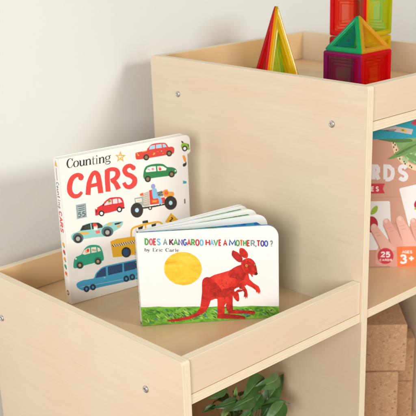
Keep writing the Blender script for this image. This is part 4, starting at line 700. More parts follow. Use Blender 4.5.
~gr3 645 326 649 308 657 284 666 258 674 233 688 214 703 196 716 180 727 169 653 330 664 316 678 296 693 273 707 253 715 231 723 209 730 189 734 174
~gr3 1337 446 1343 442 1352 436 1363 431 1375 428 1388 432 1399 439 1409 445 1415 450 1339 455 1346 456 1356 456 1366 457 1373 459 1382 458 1393 458 1404 459 1412 459
~gr5 2503 354 2514 344 2530 331 2549 317 2569 305 2593 306 2618 307 2640 310 2656 313 2505 363 2520 364 2539 362 2560 361 2580 360 2599 350 2621 340 2642 331 2656 322
~gr3 98 155 104 141 114 124 125 105 137 87 155 81 173 76 189 72 200 72 104 162 117 157 134 148 152 138 168 131 178 117 189 103 198 91 205 80
~gr5 375 100 389 92 409 81 432 70 454 60 476 60 498 60 517 62 531 64 378 109 394 108 416 104 440 100 462 98 480 91 501 84 519 79 531 73
~gr3 2841 341 2846 330 2854 317 2862 302 2868 289 2880 281 2891 270 2903 261 2912 254 2847 348 2857 344 2870 338 2885 329 2900 320 2907 303 2913 286 2917 271 2918 259
~gr3 1289 373 1299 359 1313 339 1330 317 1348 295 1372 279 1398 263 1422 249 1439 240 1296 380 1308 369 1326 353 1346 335 1366 319 1385 300 1408 280 1430 262 1444 248
~gr1 3094 336 3101 322 3113 302 3128 280 3143 259 3166 244 3191 228 3214 215 3230 207 3100 342 3113 334 3130 320 3149 305 3168 291 3185 271 3204 249 3223 229 3235 214
~gr3 1442 260 1454 263 1471 269 1489 276 1505 283 1516 296 1525 309 1533 321 1537 329 1438 268 1447 277 1460 289 1474 302 1486 313 1499 319 1511 326 1523 333 1531 336
~gr5 3668 275 3672 256 3681 229 3692 200 3705 173 3727 159 3749 149 3767 143 3781 140 3675 279 3687 265 3703 243 3721 221 3737 206 3747 190 3761 174 3775 160 3784 148
~gr3 1107 279 1119 263 1137 242 1155 219 1168 198 1185 186 1201 170 1215 154 1227 145 1112 287 1130 280 1154 268 1181 253 1206 237 1218 212 1226 187 1232 165 1235 149
~gr1 800 199 811 179 827 152 845 122 857 97 872 80 886 62 899 45 909 34 807 206 824 192 848 171 874 148 896 126 905 99 912 74 915 53 917 38
~gr3 1978 253 1985 243 1998 230 2012 216 2026 201 2046 195 2068 187 2089 180 2104 176 1981 262 1994 261 2010 258 2029 253 2048 248 2064 231 2082 214 2098 197 2108 184
~gr3 2315 372 2326 372 2341 374 2357 376 2371 375 2386 383 2405 390 2424 397 2437 403 2311 380 2317 391 2327 404 2340 418 2357 431 2380 428 2403 424 2423 418 2437 413
~gr1 3690 200 3696 202 3704 207 3712 210 3717 209 3721 216 3730 223 3740 229 3747 235 3683 205 3682 213 3684 224 3687 237 3695 250 3710 251 3724 250 3737 247 3745 244
~gr5 1917 231 1929 221 1948 208 1967 194 1983 179 2001 165 2018 148 2034 131 2046 120 1921 239 1935 234 1956 226 1979 215 2000 203 2017 183 2032 161 2044 140 2053 126
~gr1 2859 302 2864 296 2870 288 2879 280 2888 271 2902 266 2919 258 2935 251 2947 247 2862 310 2869 310 2879 309 2890 307 2903 303 2915 291 2929 278 2942 265 2951 255
~gr3 2142 278 2158 271 2180 262 2205 252 2226 242 2245 237 2264 232 2281 228 2293 225 2144 287 2161 285 2184 280 2210 274 2233 269 2252 259 2270 250 2285 241 2295 234
~gr3 2983 342 2997 321 3017 292 3038 260 3056 231 3072 209 3087 187 3100 168 3110 155 2990 348 3006 330 3029 302 3053 273 3074 246 3088 221 3101 196 3111 175 3117 160
~gr3 118 460 131 448 150 434 170 418 187 402 209 392 234 379 256 366 273 358 121 469 138 468 162 464 189 458 215 450 235 428 253 404 269 382 278 365
~gr1 2262 366 2268 355 2278 341 2290 326 2303 311 2322 307 2341 304 2359 302 2371 303 2266 374 2278 372 2293 368 2310 363 2325 359 2337 347 2352 334 2366 322 2374 311
~gr1 2209 387 2214 376 2223 361 2232 346 2239 331 2250 322 2262 311 2273 300 2282 293 2214 394 2225 390 2239 381 2255 371 2271 360 2278 343 2283 325 2287 309 2289 298
~gr3 1736 228 1738 217 1742 202 1749 184 1760 167 1779 158 1799 152 1817 147 1829 146 1743 233 1752 227 1763 217 1774 208 1786 202 1795 190 1810 176 1824 164 1833 154
~gr5 1703 300 1712 304 1724 311 1738 319 1752 326 1767 339 1784 354 1801 367 1812 377 1698 307 1703 316 1712 327 1723 340 1735 353 1754 362 1775 372 1794 380 1808 385
~gr3 1477 386 1483 374 1492 357 1503 339 1513 323 1527 314 1541 307 1554 302 1563 300 1484 393 1495 385 1509 373 1524 361 1538 351 1546 339 1554 327 1562 316 1567 308
~gr3 74 444 87 429 105 409 128 387 150 367 177 352 206 336 232 323 251 314 79 451 96 442 119 428 144 412 169 397 192 377 217 356 240 337 256 322
~gr1 394 454 406 444 425 431 445 416 461 401 480 390 499 375 516 360 529 351 397 462 412 458 434 451 458 442 480 431 497 412 514 391 527 372 536 358
~gr3 678 444 684 434 694 423 706 410 718 398 735 392 754 386 771 380 784 378 682 452 693 451 707 448 723 443 740 439 753 425 767 410 780 397 788 386
~gr3 3606 172 3622 164 3644 152 3668 138 3690 125 3713 113 3735 100 3756 87 3770 79 3609 181 3626 175 3649 166 3675 156 3699 145 3721 130 3742 113 3761 98 3774 87
~gr2 2245 143 2253 145 2263 149 2275 154 2288 161 2298 175 2310 190 2320 205 2327 216 2240 151 2244 158 2251 167 2258 178 2266 189 2280 197 2296 208 2310 217 2321 223
~gr3 3589 256 3593 246 3600 232 3608 216 3618 201 3634 189 3652 177 3668 167 3680 161 3595 262 3604 255 3614 245 3626 234 3638 224 3649 210 3663 194 3676 179 3685 168
~gr1 2015 167 2023 157 2034 144 2048 130 2059 117 2075 109 2091 101 2105 94 2116 90 2019 175 2031 171 2046 165 2063 157 2080 149 2092 136 2104 121 2114 108 2121 98
~gr1 1341 327 1346 306 1354 277 1364 245 1372 215 1388 189 1405 160 1420 135 1432 118 1349 331 1362 315 1380 291 1398 263 1416 236 1423 205 1431 172 1437 142 1440 121
~gr3 3203 263 3216 253 3235 239 3256 225 3278 212 3301 210 3325 209 3346 210 3360 211 3206 272 3221 270 3243 265 3266 259 3288 256 3307 246 3329 236 3348 228 3362 220
~gr5 1357 158 1366 144 1379 125 1395 103 1411 84 1432 70 1454 57 1474 46 1489 39 1363 164 1375 153 1391 137 1409 119 1427 105 1444 89 1463 72 1481 58 1493 48
~gr1 1191 435 1196 428 1203 418 1210 406 1216 396 1224 386 1232 373 1240 360 1246 351 1197 442 1204 438 1215 432 1227 423 1238 413 1244 397 1249 380 1252 365 1254 355
~gr3 515 436 527 423 545 405 566 385 588 366 616 352 646 338 673 327 693 319 520 444 535 435 557 422 581 407 604 394 628 376 655 357 680 340 697 328
~gr5 403 230 416 216 434 197 454 176 469 158 484 146 498 134 509 123 518 116 409 237 424 228 446 213 469 197 490 182 502 164 513 147 520 133 525 122
~gr1 888 267 892 252 900 230 909 207 915 186 925 168 934 149 943 131 950 118 895 272 906 260 920 243 935 222 948 202 953 179 956 156 958 135 958 121
~gr1 1485 286 1493 269 1504 244 1517 218 1528 194 1541 174 1553 154 1563 136 1571 124 1492 291 1503 275 1518 253 1534 228 1548 206 1557 184 1567 162 1574 142 1579 129
~gr1 2331 108 2340 105 2351 104 2363 102 2370 98 2375 102 2385 104 2394 105 2402 107 2328 117 2334 124 2343 132 2355 141 2369 147 2382 140 2393 131 2400 123 2405 116
~gr1 1154 326 1163 307 1178 280 1195 250 1210 223 1229 199 1247 175 1264 153 1276 138 1161 331 1174 315 1193 291 1213 264 1232 239 1247 213 1262 185 1274 161 1283 144
~gr2 2892 199 2899 186 2909 168 2921 149 2935 131 2954 119 2974 108 2993 100 3006 95 2898 205 2908 194 2921 179 2936 164 2950 151 2965 137 2982 124 2998 112 3009 103
~gr1 213 484 225 478 242 471 263 463 285 455 311 452 342 449 369 447 389 446 215 493 228 492 247 490 268 487 290 485 315 477 345 469 371 461 390 455
~gr3 2052 380 2064 371 2083 358 2101 344 2114 332 2123 322 2131 309 2137 297 2141 288 2055 388 2069 382 2090 373 2111 361 2129 349 2139 332 2145 315 2148 301 2149 291
~gr2 344 195 355 191 371 186 385 181 389 174 395 174 405 166 414 155 422 147 344 205 354 210 371 215 390 219 413 217 425 198 429 178 431 162 430 151
~gr5 3430 156 3436 149 3446 140 3456 131 3463 122 3472 118 3480 113 3489 108 3495 105 3433 164 3442 163 3454 160 3468 156 3481 151 3489 139 3495 128 3499 118 3501 111
~gr1 2069 269 2076 258 2086 243 2098 227 2111 210 2128 197 2147 183 2165 171 2177 163 2075 275 2084 267 2097 255 2112 241 2126 228 2140 213 2157 196 2172 181 2182 170
~gr4 1213 277 1228 263 1249 244 1273 224 1295 205 1319 196 1343 188 1365 182 1380 178 1218 285 1236 279 1261 268 1289 255 1314 245 1334 229 1354 213 1372 198 1384 187
~gr2 2785 321 2798 310 2817 296 2838 281 2858 265 2880 254 2905 242 2927 231 2943 224 2789 329 2804 323 2825 313 2848 302 2870 291 2891 276 2913 259 2933 243 2946 232
~gr5 1557 338 1568 319 1584 294 1603 265 1621 238 1642 216 1665 193 1686 173 1701 160 1563 344 1579 329 1599 308 1623 284 1644 261 1662 235 1680 208 1697 184 1708 166
~gr3 1558 158 1573 170 1593 187 1615 208 1636 228 1653 253 1671 280 1687 305 1697 323 1552 165 1562 181 1577 204 1594 229 1610 254 1632 274 1655 296 1675 316 1691 329
~gr2 745 263 760 261 781 261 801 260 814 255 827 256 843 252 860 246 872 243 743 272 755 281 774 291 797 301 821 307 842 294 858 277 870 262 877 250
~gr1 3440 180 3450 171 3466 159 3483 145 3499 132 3517 126 3534 119 3550 113 3562 110 3443 189 3456 185 3475 179 3495 172 3513 165 3528 152 3544 139 3557 127 3565 118
~gr1 2838 285 2845 268 2857 246 2871 220 2887 195 2913 179 2940 162 2965 149 2983 140 2845 291 2859 281 2877 265 2898 248 2918 233 2935 211 2956 187 2975 164 2988 148
~gr2 1570 204 1578 197 1590 188 1603 179 1612 170 1619 164 1626 157 1632 150 1637 145 1574 212 1583 209 1597 203 1612 196 1625 188 1633 177 1638 166 1642 157 1644 150
~gr1 2967 65 2981 65 3000 68 3021 71 3040 73 3057 81 3076 88 3093 95 3104 101 2965 74 2976 82 2992 93 3011 104 3030 114 3050 114 3071 114 3090 112 3103 110
~gr2 2905 191 2918 177 2938 158 2960 137 2981 119 3005 111 3028 105 3049 99 3065 97 2909 199 2927 195 2952 186 2979 176 3003 168 3022 151 3041 134 3057 118 3068 106
~gr2 2749 237 2762 222 2782 201 2804 178 2823 159 2843 146 2862 135 2878 127 2890 121 2754 244 2770 232 2792 214 2816 195 2837 180 2853 164 2870 150 2884 138 2894 129
~gr5 2496 390 2512 376 2537 358 2564 338 2589 319 2615 307 2641 294 2665 283 2681 276 2500 398 2519 390 2546 377 2576 363 2604 350 2627 332 2651 313 2671 297 2685 284
~gr3 2489 109 2500 109 2516 111 2533 112 2549 112 2565 117 2584 121 2602 125 2615 129 2486 118 2495 126 2508 135 2524 145 2542 154 2562 151 2583 147 2602 143 2615 139
~gr4 1648 159 1656 149 1668 136 1680 123 1688 111 1698 109 1709 106 1719 103 1727 102 1652 168 1664 168 1681 165 1699 161 1716 157 1724 143 1730 129 1733 118 1733 108
~gr3 3583 197 3599 183 3622 162 3648 141 3673 123 3697 113 3722 105 3744 100 3759 97 3587 204 3605 193 3630 176 3657 159 3682 145 3703 132 3726 121 3747 112 3761 105
~gr1 3522 238 3533 220 3549 196 3568 170 3584 145 3603 127 3622 108 3639 92 3651 81 3528 244 3543 231 3564 212 3587 190 3608 170 3623 147 3638 123 3650 102 3657 86
~gr3 1509 361 1517 352 1528 340 1541 327 1552 314 1568 307 1586 296 1603 287 1615 282 1513 370 1524 368 1540 364 1558 358 1575 351 1588 335 1602 317 1613 301 1621 289
~gr3 802 425 811 417 826 407 839 396 847 385 860 379 875 366 889 353 900 344 804 434 816 436 834 436 855 434 877 427 889 406 898 383 905 363 907 349
~gr2 2058 374 2070 359 2088 339 2110 317 2129 298 2152 291 2174 287 2193 284 2206 283 2062 381 2079 374 2103 363 2128 350 2150 341 2166 327 2183 313 2199 302 2209 292
~gr3 3062 175 3072 165 3087 151 3105 137 3123 123 3144 118 3167 112 3188 108 3202 106 3065 183 3079 180 3097 174 3117 168 3137 162 3155 149 3175 136 3193 124 3205 115
~gr4 1169 428 1178 410 1192 386 1209 359 1228 333 1257 316 1288 300 1317 286 1337 278 1176 434 1192 424 1213 408 1237 390 1260 374 1280 351 1304 326 1327 303 1342 286
~gr4 145 237 146 217 150 189 154 160 155 135 165 119 173 103 180 89 187 80 153 240 165 224 179 200 193 174 206 150 206 128 203 108 200 92 196 81
~gr2 3477 156 3484 148 3495 137 3504 127 3509 118 3515 113 3522 104 3528 94 3533 86 3481 164 3491 162 3505 158 3520 152 3535 143 3541 126 3542 110 3542 97 3541 88
~gr1 3088 159 3099 151 3115 141 3133 131 3150 122 3166 119 3182 117 3195 117 3205 117 3090 167 3103 164 3121 158 3140 152 3156 147 3170 141 3185 135 3197 130 3206 126
~gr1 926 353 938 340 956 321 977 301 1000 282 1027 269 1056 257 1083 246 1102 239 931 360 946 350 966 336 990 320 1012 306 1036 290 1063 273 1088 259 1105 248
~gr3 1441 227 1456 216 1479 201 1502 185 1523 169 1544 156 1566 141 1585 126 1600 117 1445 235 1462 230 1487 222 1515 211 1541 200 1561 180 1579 158 1595 138 1605 124
~gr3 672 477 681 471 694 464 706 456 713 448 721 446 731 439 740 432 747 427 674 486 684 488 699 488 716 487 733 483 743 469 750 454 753 442 755 432
~gr1 3411 285 3414 278 3419 270 3423 260 3425 252 3433 244 3441 233 3449 221 3456 213 3416 292 3423 291 3432 288 3443 282 3454 273 3458 257 3461 241 3463 226 3463 216
~gr5 873 374 872 361 872 343 873 321 877 299 892 280 908 262 923 246 935 236 882 376 888 365 896 349 904 332 914 317 919 298 928 276 937 256 942 241
~gr4 54 191 61 178 72 160 85 140 98 121 118 109 138 97 156 88 169 82 60 198 72 189 88 176 105 161 122 149 135 133 151 116 165 101 174 90
~gr3 1662 342 1661 329 1663 311 1666 291 1669 272 1681 257 1694 241 1705 228 1715 220 1670 345 1678 336 1688 321 1699 305 1709 291 1713 274 1717 255 1721 237 1722 225
~gr1 1111 349 1118 342 1128 333 1140 322 1151 312 1165 306 1179 300 1192 294 1202 291 1116 357 1125 354 1137 348 1151 342 1164 336 1175 326 1188 316 1199 306 1206 299
~gr3 1542 359 1552 345 1566 326 1583 305 1600 284 1622 265 1647 246 1670 228 1686 216 1548 365 1561 354 1578 339 1597 321 1617 304 1636 283 1658 260 1678 239 1692 223
~gr1 718 340 723 324 732 302 743 279 753 260 769 253 782 253 789 256 794 260 725 346 737 335 753 318 770 302 782 293 784 286 787 280 791 275 795 270
~gr3 2623 177 2623 170 2623 160 2626 147 2633 134 2647 126 2663 118 2678 112 2689 109 2631 179 2634 173 2638 165 2643 157 2649 152 2657 143 2670 133 2683 124 2692 117
~gr5 1392 55 1404 54 1422 54 1439 53 1450 50 1461 50 1473 45 1486 39 1496 36 1390 64 1401 70 1417 78 1436 85 1456 89 1473 78 1486 65 1495 52 1501 43
~gr3 242 455 248 444 257 429 267 414 275 401 286 395 297 388 307 382 315 379 248 462 259 458 274 451 290 442 305 434 312 419 317 406 320 394 322 385
~gr1 2705 338 2711 327 2719 312 2731 296 2743 280 2761 272 2780 266 2797 261 2810 258 2711 345 2721 340 2735 331 2750 321 2764 314 2776 302 2790 288 2804 276 2813 267
~gr4 638 280 643 268 651 253 661 235 674 216 695 197 721 175 745 155 762 142 644 286 655 280 668 270 684 258 702 244 718 221 738 193 756 167 768 148
~gr5 3067 307 3077 299 3090 290 3104 280 3116 269 3132 263 3149 253 3166 244 3178 238 3069 315 3081 316 3097 315 3115 313 3134 307 3149 291 3164 274 3176 257 3183 245
~gr5 1314 219 1325 211 1343 202 1362 191 1379 181 1397 175 1417 167 1434 161 1447 157 1316 227 1330 226 1349 222 1370 216 1390 211 1408 199 1425 186 1441 174 1451 165
kred2 699 119 859 154 1008 162 1305 210 1477 269 1567 327 1662 453 1754 692 1942 650 1919 506 1854 374 1745 275 1549 181 1302 114 1005 77 708 97
kred 1662 453 1694 608 1717 789 1741 969 1763 1097 1872 1321 2103 1433 2326 1485 2562 1544 2750 1657 2889 1696 2981 1665 3063 1408 3094 1230 3033 1097 2977 1035 2847 1069 2790 1011 2673 978 2591 840 2606 735 2594 504 2594 452 2414 478 2412 540 2354 466 2347 336 2170 346 2162 721 1970 654 1919 506 1836 438 1676 447
kred2 1767 1302 1818 1361 1886 1381 1959 1366 2036 1310 2117 1219 2192 1120 2265 1013 2333 897 2377 800 2395 729 2389 676 2352 647 2261 659 2139 696 2043 718 2002 710 1988 688 1970 654 1937 602 1899 539 1856 494 1797 471 1733 466 1692 504 1691 605 1713 747 1734 892 1740 1040 1744 1191
kred3 2490 1448 2525 1505 2588 1565 2656 1613 2731 1647 2812 1669 2880 1672 2925 1650 2957 1610 2981 1565 2997 1518 3005 1466 3003 1412 2989 1353 2964 1291 2932 1241 2889 1204 2838 1179 2792 1174 2759 1200 2731 1245 2699 1282 2657 1295 2610 1300 2569 1316 2530 1351 2496 1398
kred3 2319 975 2369 995 2442 996 2508 989 2565 978 2616 958 2649 929 2658 881 2649 822 2624 776 2578 751 2516 737 2458 735 2407 743 2359 762 2326 795 2307 852 2302 923
kred3 2047 976 2087 1003 2146 1008 2190 992 2213 941 2221 868 2211 811 2171 777 2112 758 2067 768 2046 826 2037 911
kred 2167 736 2357 724 2361 335 2348 75 2157 85
kred2 2405 499 2599 488 2601 296 2421 306
kred2 2147 201 2401 218 2638 174 2827 128 2959 74 2953 12 2589 41 2303 67 2140 91
kred2 2450 341 2640 320 2922 278 3157 255 3259 192 3203 144 2875 182 2591 198 2458 215
~ink4 2825 106 2938 69 2828 118 2941 81
~ink4 3062 238 3212 199 3064 250 3214 211
kred 3016 1336 3094 1230 3209 1106 3357 995 3403 855 3384 755 3361 822 3347 757 3310 836 3292 796 3264 889 3163 977 3047 1046 2978 1101
kred 2791 1113 2931 1063 3014 905 3036 751 3017 650 2994 702 2970 637 2956 715 2919 681 2938 834 2874 940 2799 970
kred 2870 1663 2866 1712 2871 1757 2890 1796 2930 1831 2985 1859 3038 1875 3083 1876 3126 1864 3166 1840 3204 1805 3238 1759 3267 1704 3287 1635 3302 1558 3312 1491 3319 1439 3320 1396 3316 1365 3304 1349 3287 1344 3266 1344 3239 1352 3208 1366 3187 1369 3184 1349 3190 1319 3192 1299 3183 1297 3169 1306 3155 1321 3143 1344 3129 1373 3109 1395 3077 1402 3038 1404 3003 1412 2977 1431 2955 1457 2934 1493 2909 1544 2885 1605
kred2 2634 2130 2617 2095 2607 2040 2613 1982 2648 1921 2701 1856 2751 1807 2795 1776 2838 1761 2871 1763 2895 1788 2910 1832 2909 1880 2886 1932 2847 1990 2809 2037 2774 2067 2739 2088 2708 2104 2679 2122 2653 2136
kred 2837 2173 2826 2136 2821 2085 2827 2035 2849 1989 2882 1943 2918 1909 2960 1886 3004 1874 3038 1880 3057 1911 3065 1959 3062 2007 3044 2052 3014 2096 2984 2132 2957 2159 2928 2177 2902 2188 2877 2193 2854 2190
kred3 2679 2067 2670 2048 2669 2014 2678 1977 2704 1935 2741 1890 2775 1855 2803 1834 2828 1824 2844 1825 2849 1840 2846 1868 2835 1900 2813 1940 2782 1985 2753 2021 2725 2047 2698 2064
kred3 2892 2120 2888 2090 2891 2048 2901 2010 2922 1979 2950 1953 2974 1935 2990 1927 3003 1927 3011 1937 3016 1958 3017 1989 3011 2021 2994 2055 2971 2090 2948 2115 2926 2128 2906 2130
eye 3051 1650 3049 1637 3043 1625 3034 1617 3024 1614 3012 1614 3002 1620 2993 1629 2987 1641 2985 1654 2987 1667 2993 1679 3002 1687 3013 1690 3024 1690 3035 1684 3044 1675 3049 1663
ink4 3036 1646 3036 1641 3033 1636 3030 1633 3025 1632 3020 1632 3016 1634 3012 1638 3010 1643 3009 1648 3010 1653 3012 1657 3016 1660 3020 1661 3025 1661 3030 1659 3033 1655 3036 1651
ink4 3332 1389 3330 1376 3322 1365 3311 1357 3296 1354 3281 1355 3267 1360 3255 1370 3248 1382 3245 1395 3248 1408 3255 1420 3267 1427 3281 1431 3296 1430 3311 1424 3322 1415 3330 1403
leaf1 3272 1663 3271 1654 3267 1647 3262 1641 3256 1638 3250 1639 3243 1642 3238 1649 3235 1657 3234 1666 3235 1675 3238 1683 3243 1689 3250 1691 3256 1691 3263 1687 3268 1681 3271 1673
~kred3 2736 1401 2743 1396 2753 1391 2763 1385 2766 1380 2770 1376 2772 1367 2774 1356 2776 1348 2737 1405 2745 1405 2757 1403 2770 1400 2782 1393 2785 1379 2784 1366 2781 1355 2779 1348
~kred2 2651 1363 2657 1363 2665 1363 2675 1363 2685 1363 2695 1365 2706 1368 2717 1370 2724 1372 2650 1367 2656 1369 2664 1372 2673 1374 2683 1377 2693 1376 2705 1376 2716 1376 2723 1375
~kred3 2744 1502 2745 1494 2746 1481 2748 1467 2753 1454 2763 1444 2776 1435 2788 1429 2796 1424 2748 1503 2751 1494 2753 1482 2757 1470 2762 1460 2769 1451 2779 1441 2790 1433 2797 1427
~kred3 2497 1487 2497 1483 2499 1478 2504 1471 2512 1465 2524 1464 2539 1464 2553 1464 2563 1465 2499 1490 2503 1489 2507 1488 2512 1487 2517 1486 2527 1481 2540 1477 2554 1472 2563 1468
~kred3 2625 1446 2628 1446 2631 1446 2634 1446 2636 1444 2640 1440 2647 1433 2653 1425 2658 1420 2624 1451 2626 1452 2629 1455 2635 1456 2642 1454 2647 1446 2653 1437 2657 1428 2660 1422
~kred3 2598 1466 2604 1460 2613 1451 2622 1442 2627 1434 2631 1428 2634 1418 2636 1408 2638 1401 2600 1470 2608 1467 2619 1461 2631 1453 2641 1444 2644 1431 2644 1419 2642 1408 2641 1401
~kred2 2588 1466 2595 1458 2606 1446 2619 1434 2632 1425 2648 1424 2663 1426 2676 1429 2685 1431 2591 1470 2599 1463 2611 1454 2625 1445 2636 1439 2648 1436 2662 1435 2675 1435 2684 1434
~kred2 2523 1362 2526 1355 2531 1345 2536 1335 2540 1327 2549 1323 2554 1331 2552 1335 2551 1337 2526 1365 2532 1360 2539 1353 2547 1345 2552 1342 2547 1343 2544 1337 2546 1336 2548 1337
~kred3 2571 1413 2575 1409 2581 1404 2587 1399 2593 1394 2602 1392 2612 1389 2622 1385 2629 1384 2572 1417 2577 1418 2585 1418 2593 1417 2602 1416 2610 1408 2618 1400 2625 1392 2630 1386
~kred2 2581 1434 2582 1430 2583 1427 2585 1422 2588 1417 2594 1413 2601 1408 2608 1404 2613 1401 2584 1437 2587 1437 2591 1435 2595 1434 2600 1431 2604 1424 2608 1416 2613 1408 2615 1403
~kred2 2536 1556 2541 1549 2548 1540 2555 1530 2561 1521 2569 1514 2578 1505 2585 1497 2591 1491 2539 1559 2546 1555 2555 1549 2565 1542 2575 1534 2581 1523 2586 1511 2591 1501 2593 1493
~kred3 2728 1467 2733 1465 2741 1462 2749 1459 2753 1455 2759 1453 2767 1449 2775 1444 2780 1441 2728 1472 2733 1474 2741 1476 2751 1478 2762 1477 2770 1468 2776 1458 2780 1449 2782 1443
~kred2 2560 1558 2567 1550 2577 1539 2587 1528 2594 1519 2598 1514 2600 1509 2602 1504 2604 1500 2563 1561 2571 1556 2583 1547 2596 1538 2606 1528 2609 1518 2610 1510 2608 1504 2607 1500
~kred2 2739 1423 2736 1422 2731 1420 2726 1415 2723 1405 2729 1395 2736 1385 2744 1375 2749 1369 2742 1419 2741 1416 2740 1412 2740 1409 2742 1408 2742 1401 2746 1390 2750 1379 2752 1370
~kred2 2715 1486 2721 1480 2730 1472 2739 1463 2747 1455 2753 1449 2759 1443 2764 1438 2768 1435 2717 1490 2724 1486 2734 1479 2745 1472 2755 1465 2760 1456 2765 1448 2768 1441 2770 1436
~kred2 2730 1535 2735 1527 2741 1516 2748 1504 2753 1495 2757 1490 2760 1487 2762 1485 2764 1484 2734 1538 2740 1531 2748 1521 2756 1511 2763 1502 2766 1496 2767 1491 2767 1488 2767 1485
~kred3 2406 1194 2410 1188 2416 1181 2422 1173 2427 1166 2434 1163 2439 1159 2444 1156 2448 1154 2408 1197 2414 1194 2422 1190 2431 1185 2439 1180 2443 1173 2446 1166 2449 1161 2450 1156
~kred3 2279 1217 2279 1214 2280 1210 2283 1205 2288 1199 2298 1197 2311 1195 2323 1193 2332 1192 2281 1221 2284 1221 2288 1221 2291 1221 2297 1221 2304 1215 2315 1208 2325 1201 2332 1195
~kred3 2355 1076 2354 1072 2354 1067 2355 1062 2356 1056 2362 1051 2368 1045 2373 1039 2378 1036 2358 1078 2362 1077 2365 1074 2370 1070 2374 1067 2376 1059 2378 1051 2379 1043 2380 1037
~kred3 2431 1211 2436 1208 2441 1204 2448 1199 2452 1195 2455 1193 2458 1190 2460 1188 2462 1186 2433 1215 2438 1213 2445 1210 2452 1207 2458 1203 2461 1199 2463 1194 2464 1190 2464 1188
~kred3 2254 1129 2264 1130 2277 1133 2291 1136 2304 1138 2316 1143 2329 1147 2341 1151 2349 1154 2253 1133 2260 1139 2272 1146 2285 1153 2298 1160 2312 1160 2327 1160 2339 1159 2348 1157
~kred2 2474 1109 2481 1104 2492 1098 2504 1091 2515 1085 2527 1080 2539 1076 2550 1072 2558 1070 2475 1113 2483 1111 2495 1107 2508 1102 2520 1098 2531 1091 2542 1084 2552 1078 2559 1073
~kred3 2518 1125 2518 1122 2519 1118 2521 1112 2525 1105 2536 1097 2550 1086 2564 1076 2573 1069 2521 1128 2524 1127 2527 1127 2532 1125 2539 1120 2547 1109 2558 1095 2568 1081 2575 1071
~kred2 2557 1192 2562 1185 2570 1176 2576 1166 2579 1159 2583 1154 2585 1145 2586 1136 2588 1129 2560 1195 2567 1192 2577 1186 2589 1178 2598 1169 2599 1155 2597 1144 2594 1135 2591 1129
~kred3 2430 1190 2437 1187 2447 1182 2458 1178 2467 1175 2474 1178 2477 1182 2477 1186 2476 1188 2431 1195 2438 1195 2449 1195 2460 1195 2467 1196 2469 1194 2470 1192 2472 1191 2474 1190
~kred2 2440 1287 2444 1281 2449 1273 2455 1264 2461 1256 2468 1249 2475 1243 2482 1238 2487 1234 2443 1290 2448 1285 2454 1278 2462 1270 2468 1263 2474 1255 2480 1248 2485 1241 2489 1236
~kred3 2295 1274 2300 1269 2308 1263 2316 1256 2324 1251 2331 1250 2337 1249 2342 1249 2345 1250 2296 1278 2303 1276 2312 1273 2322 1270 2330 1268 2335 1263 2340 1259 2344 1256 2346 1253
~kred3 2279 1253 2283 1252 2289 1252 2294 1251 2295 1249 2298 1248 2303 1243 2308 1236 2312 1231 2277 1258 2281 1261 2286 1264 2294 1267 2304 1267 2309 1257 2312 1248 2314 1239 2315 1233
~kred3 2382 1173 2388 1168 2396 1162 2405 1154 2413 1146 2423 1138 2435 1127 2447 1116 2455 1109 2384 1177 2391 1175 2400 1172 2412 1168 2424 1161 2433 1148 2443 1134 2451 1120 2457 1111
~kred2 2303 1118 2307 1111 2313 1101 2321 1090 2330 1080 2341 1074 2353 1069 2364 1065 2371 1062 2306 1121 2312 1116 2321 1109 2330 1101 2339 1095 2348 1086 2357 1078 2367 1071 2373 1065
~kred3 1930 1335 1926 1327 1921 1316 1915 1305 1908 1298 1901 1290 1889 1280 1877 1272 1868 1266 1935 1334 1935 1325 1934 1311 1932 1296 1925 1281 1911 1273 1895 1268 1880 1265 1869 1263
~kred3 2014 1193 2011 1184 2007 1171 2003 1157 2000 1145 2003 1134 2006 1126 2010 1119 2013 1114 2018 1192 2020 1183 2021 1169 2022 1155 2024 1143 2022 1135 2020 1127 2018 1120 2016 1115
~kred2 2057 1233 2049 1228 2038 1220 2026 1209 2016 1196 2015 1179 2017 1161 2020 1145 2023 1134 2060 1230 2054 1222 2045 1211 2037 1200 2033 1189 2029 1177 2027 1161 2027 1145 2026 1134
~kred3 1895 1055 1899 1048 1904 1039 1909 1030 1912 1023 1914 1019 1915 1015 1915 1010 1916 1007 1899 1058 1904 1052 1911 1045 1918 1036 1924 1028 1924 1020 1923 1013 1920 1009 1919 1006
~kred3 1950 1229 1952 1223 1955 1215 1958 1206 1959 1197 1962 1186 1965 1171 1966 1156 1968 1146 1954 1231 1958 1227 1964 1221 1970 1212 1975 1201 1975 1186 1974 1170 1973 1156 1971 1146
~kred2 2028 1154 2025 1149 2022 1141 2019 1133 2015 1124 2013 1115 2012 1105 2010 1095 2009 1089 2032 1152 2031 1147 2029 1138 2027 1129 2025 1121 2022 1112 2018 1102 2014 1094 2012 1088
~kred2 2020 1003 2024 999 2032 993 2040 986 2048 978 2058 969 2070 958 2081 947 2089 940 2022 1007 2027 1004 2036 1000 2045 995 2055 988 2065 977 2075 963 2085 951 2091 942
~kred3 1886 1226 1884 1216 1883 1201 1882 1186 1880 1174 1882 1165 1885 1157 1887 1151 1889 1146 1890 1226 1893 1216 1897 1202 1900 1187 1903 1174 1901 1164 1898 1156 1895 1150 1892 1146
~kred3 1985 1294 1982 1287 1978 1276 1974 1264 1971 1254 1974 1246 1979 1242 1982 1241 1985 1241 1989 1293 1989 1285 1987 1273 1985 1261 1985 1254 1984 1251 1984 1249 1986 1246 1987 1243
~kred3 2048 1113 2045 1101 2043 1084 2039 1066 2035 1053 2031 1043 2026 1032 2020 1023 2016 1016 2052 1113 2053 1100 2054 1083 2054 1063 2052 1045 2044 1033 2034 1024 2025 1018 2018 1014
~kred2 1911 1206 1913 1202 1915 1199 1915 1196 1915 1193 1919 1190 1925 1183 1930 1176 1935 1171 1912 1210 1915 1212 1919 1213 1926 1212 1933 1208 1936 1199 1937 1188 1938 1179 1938 1173
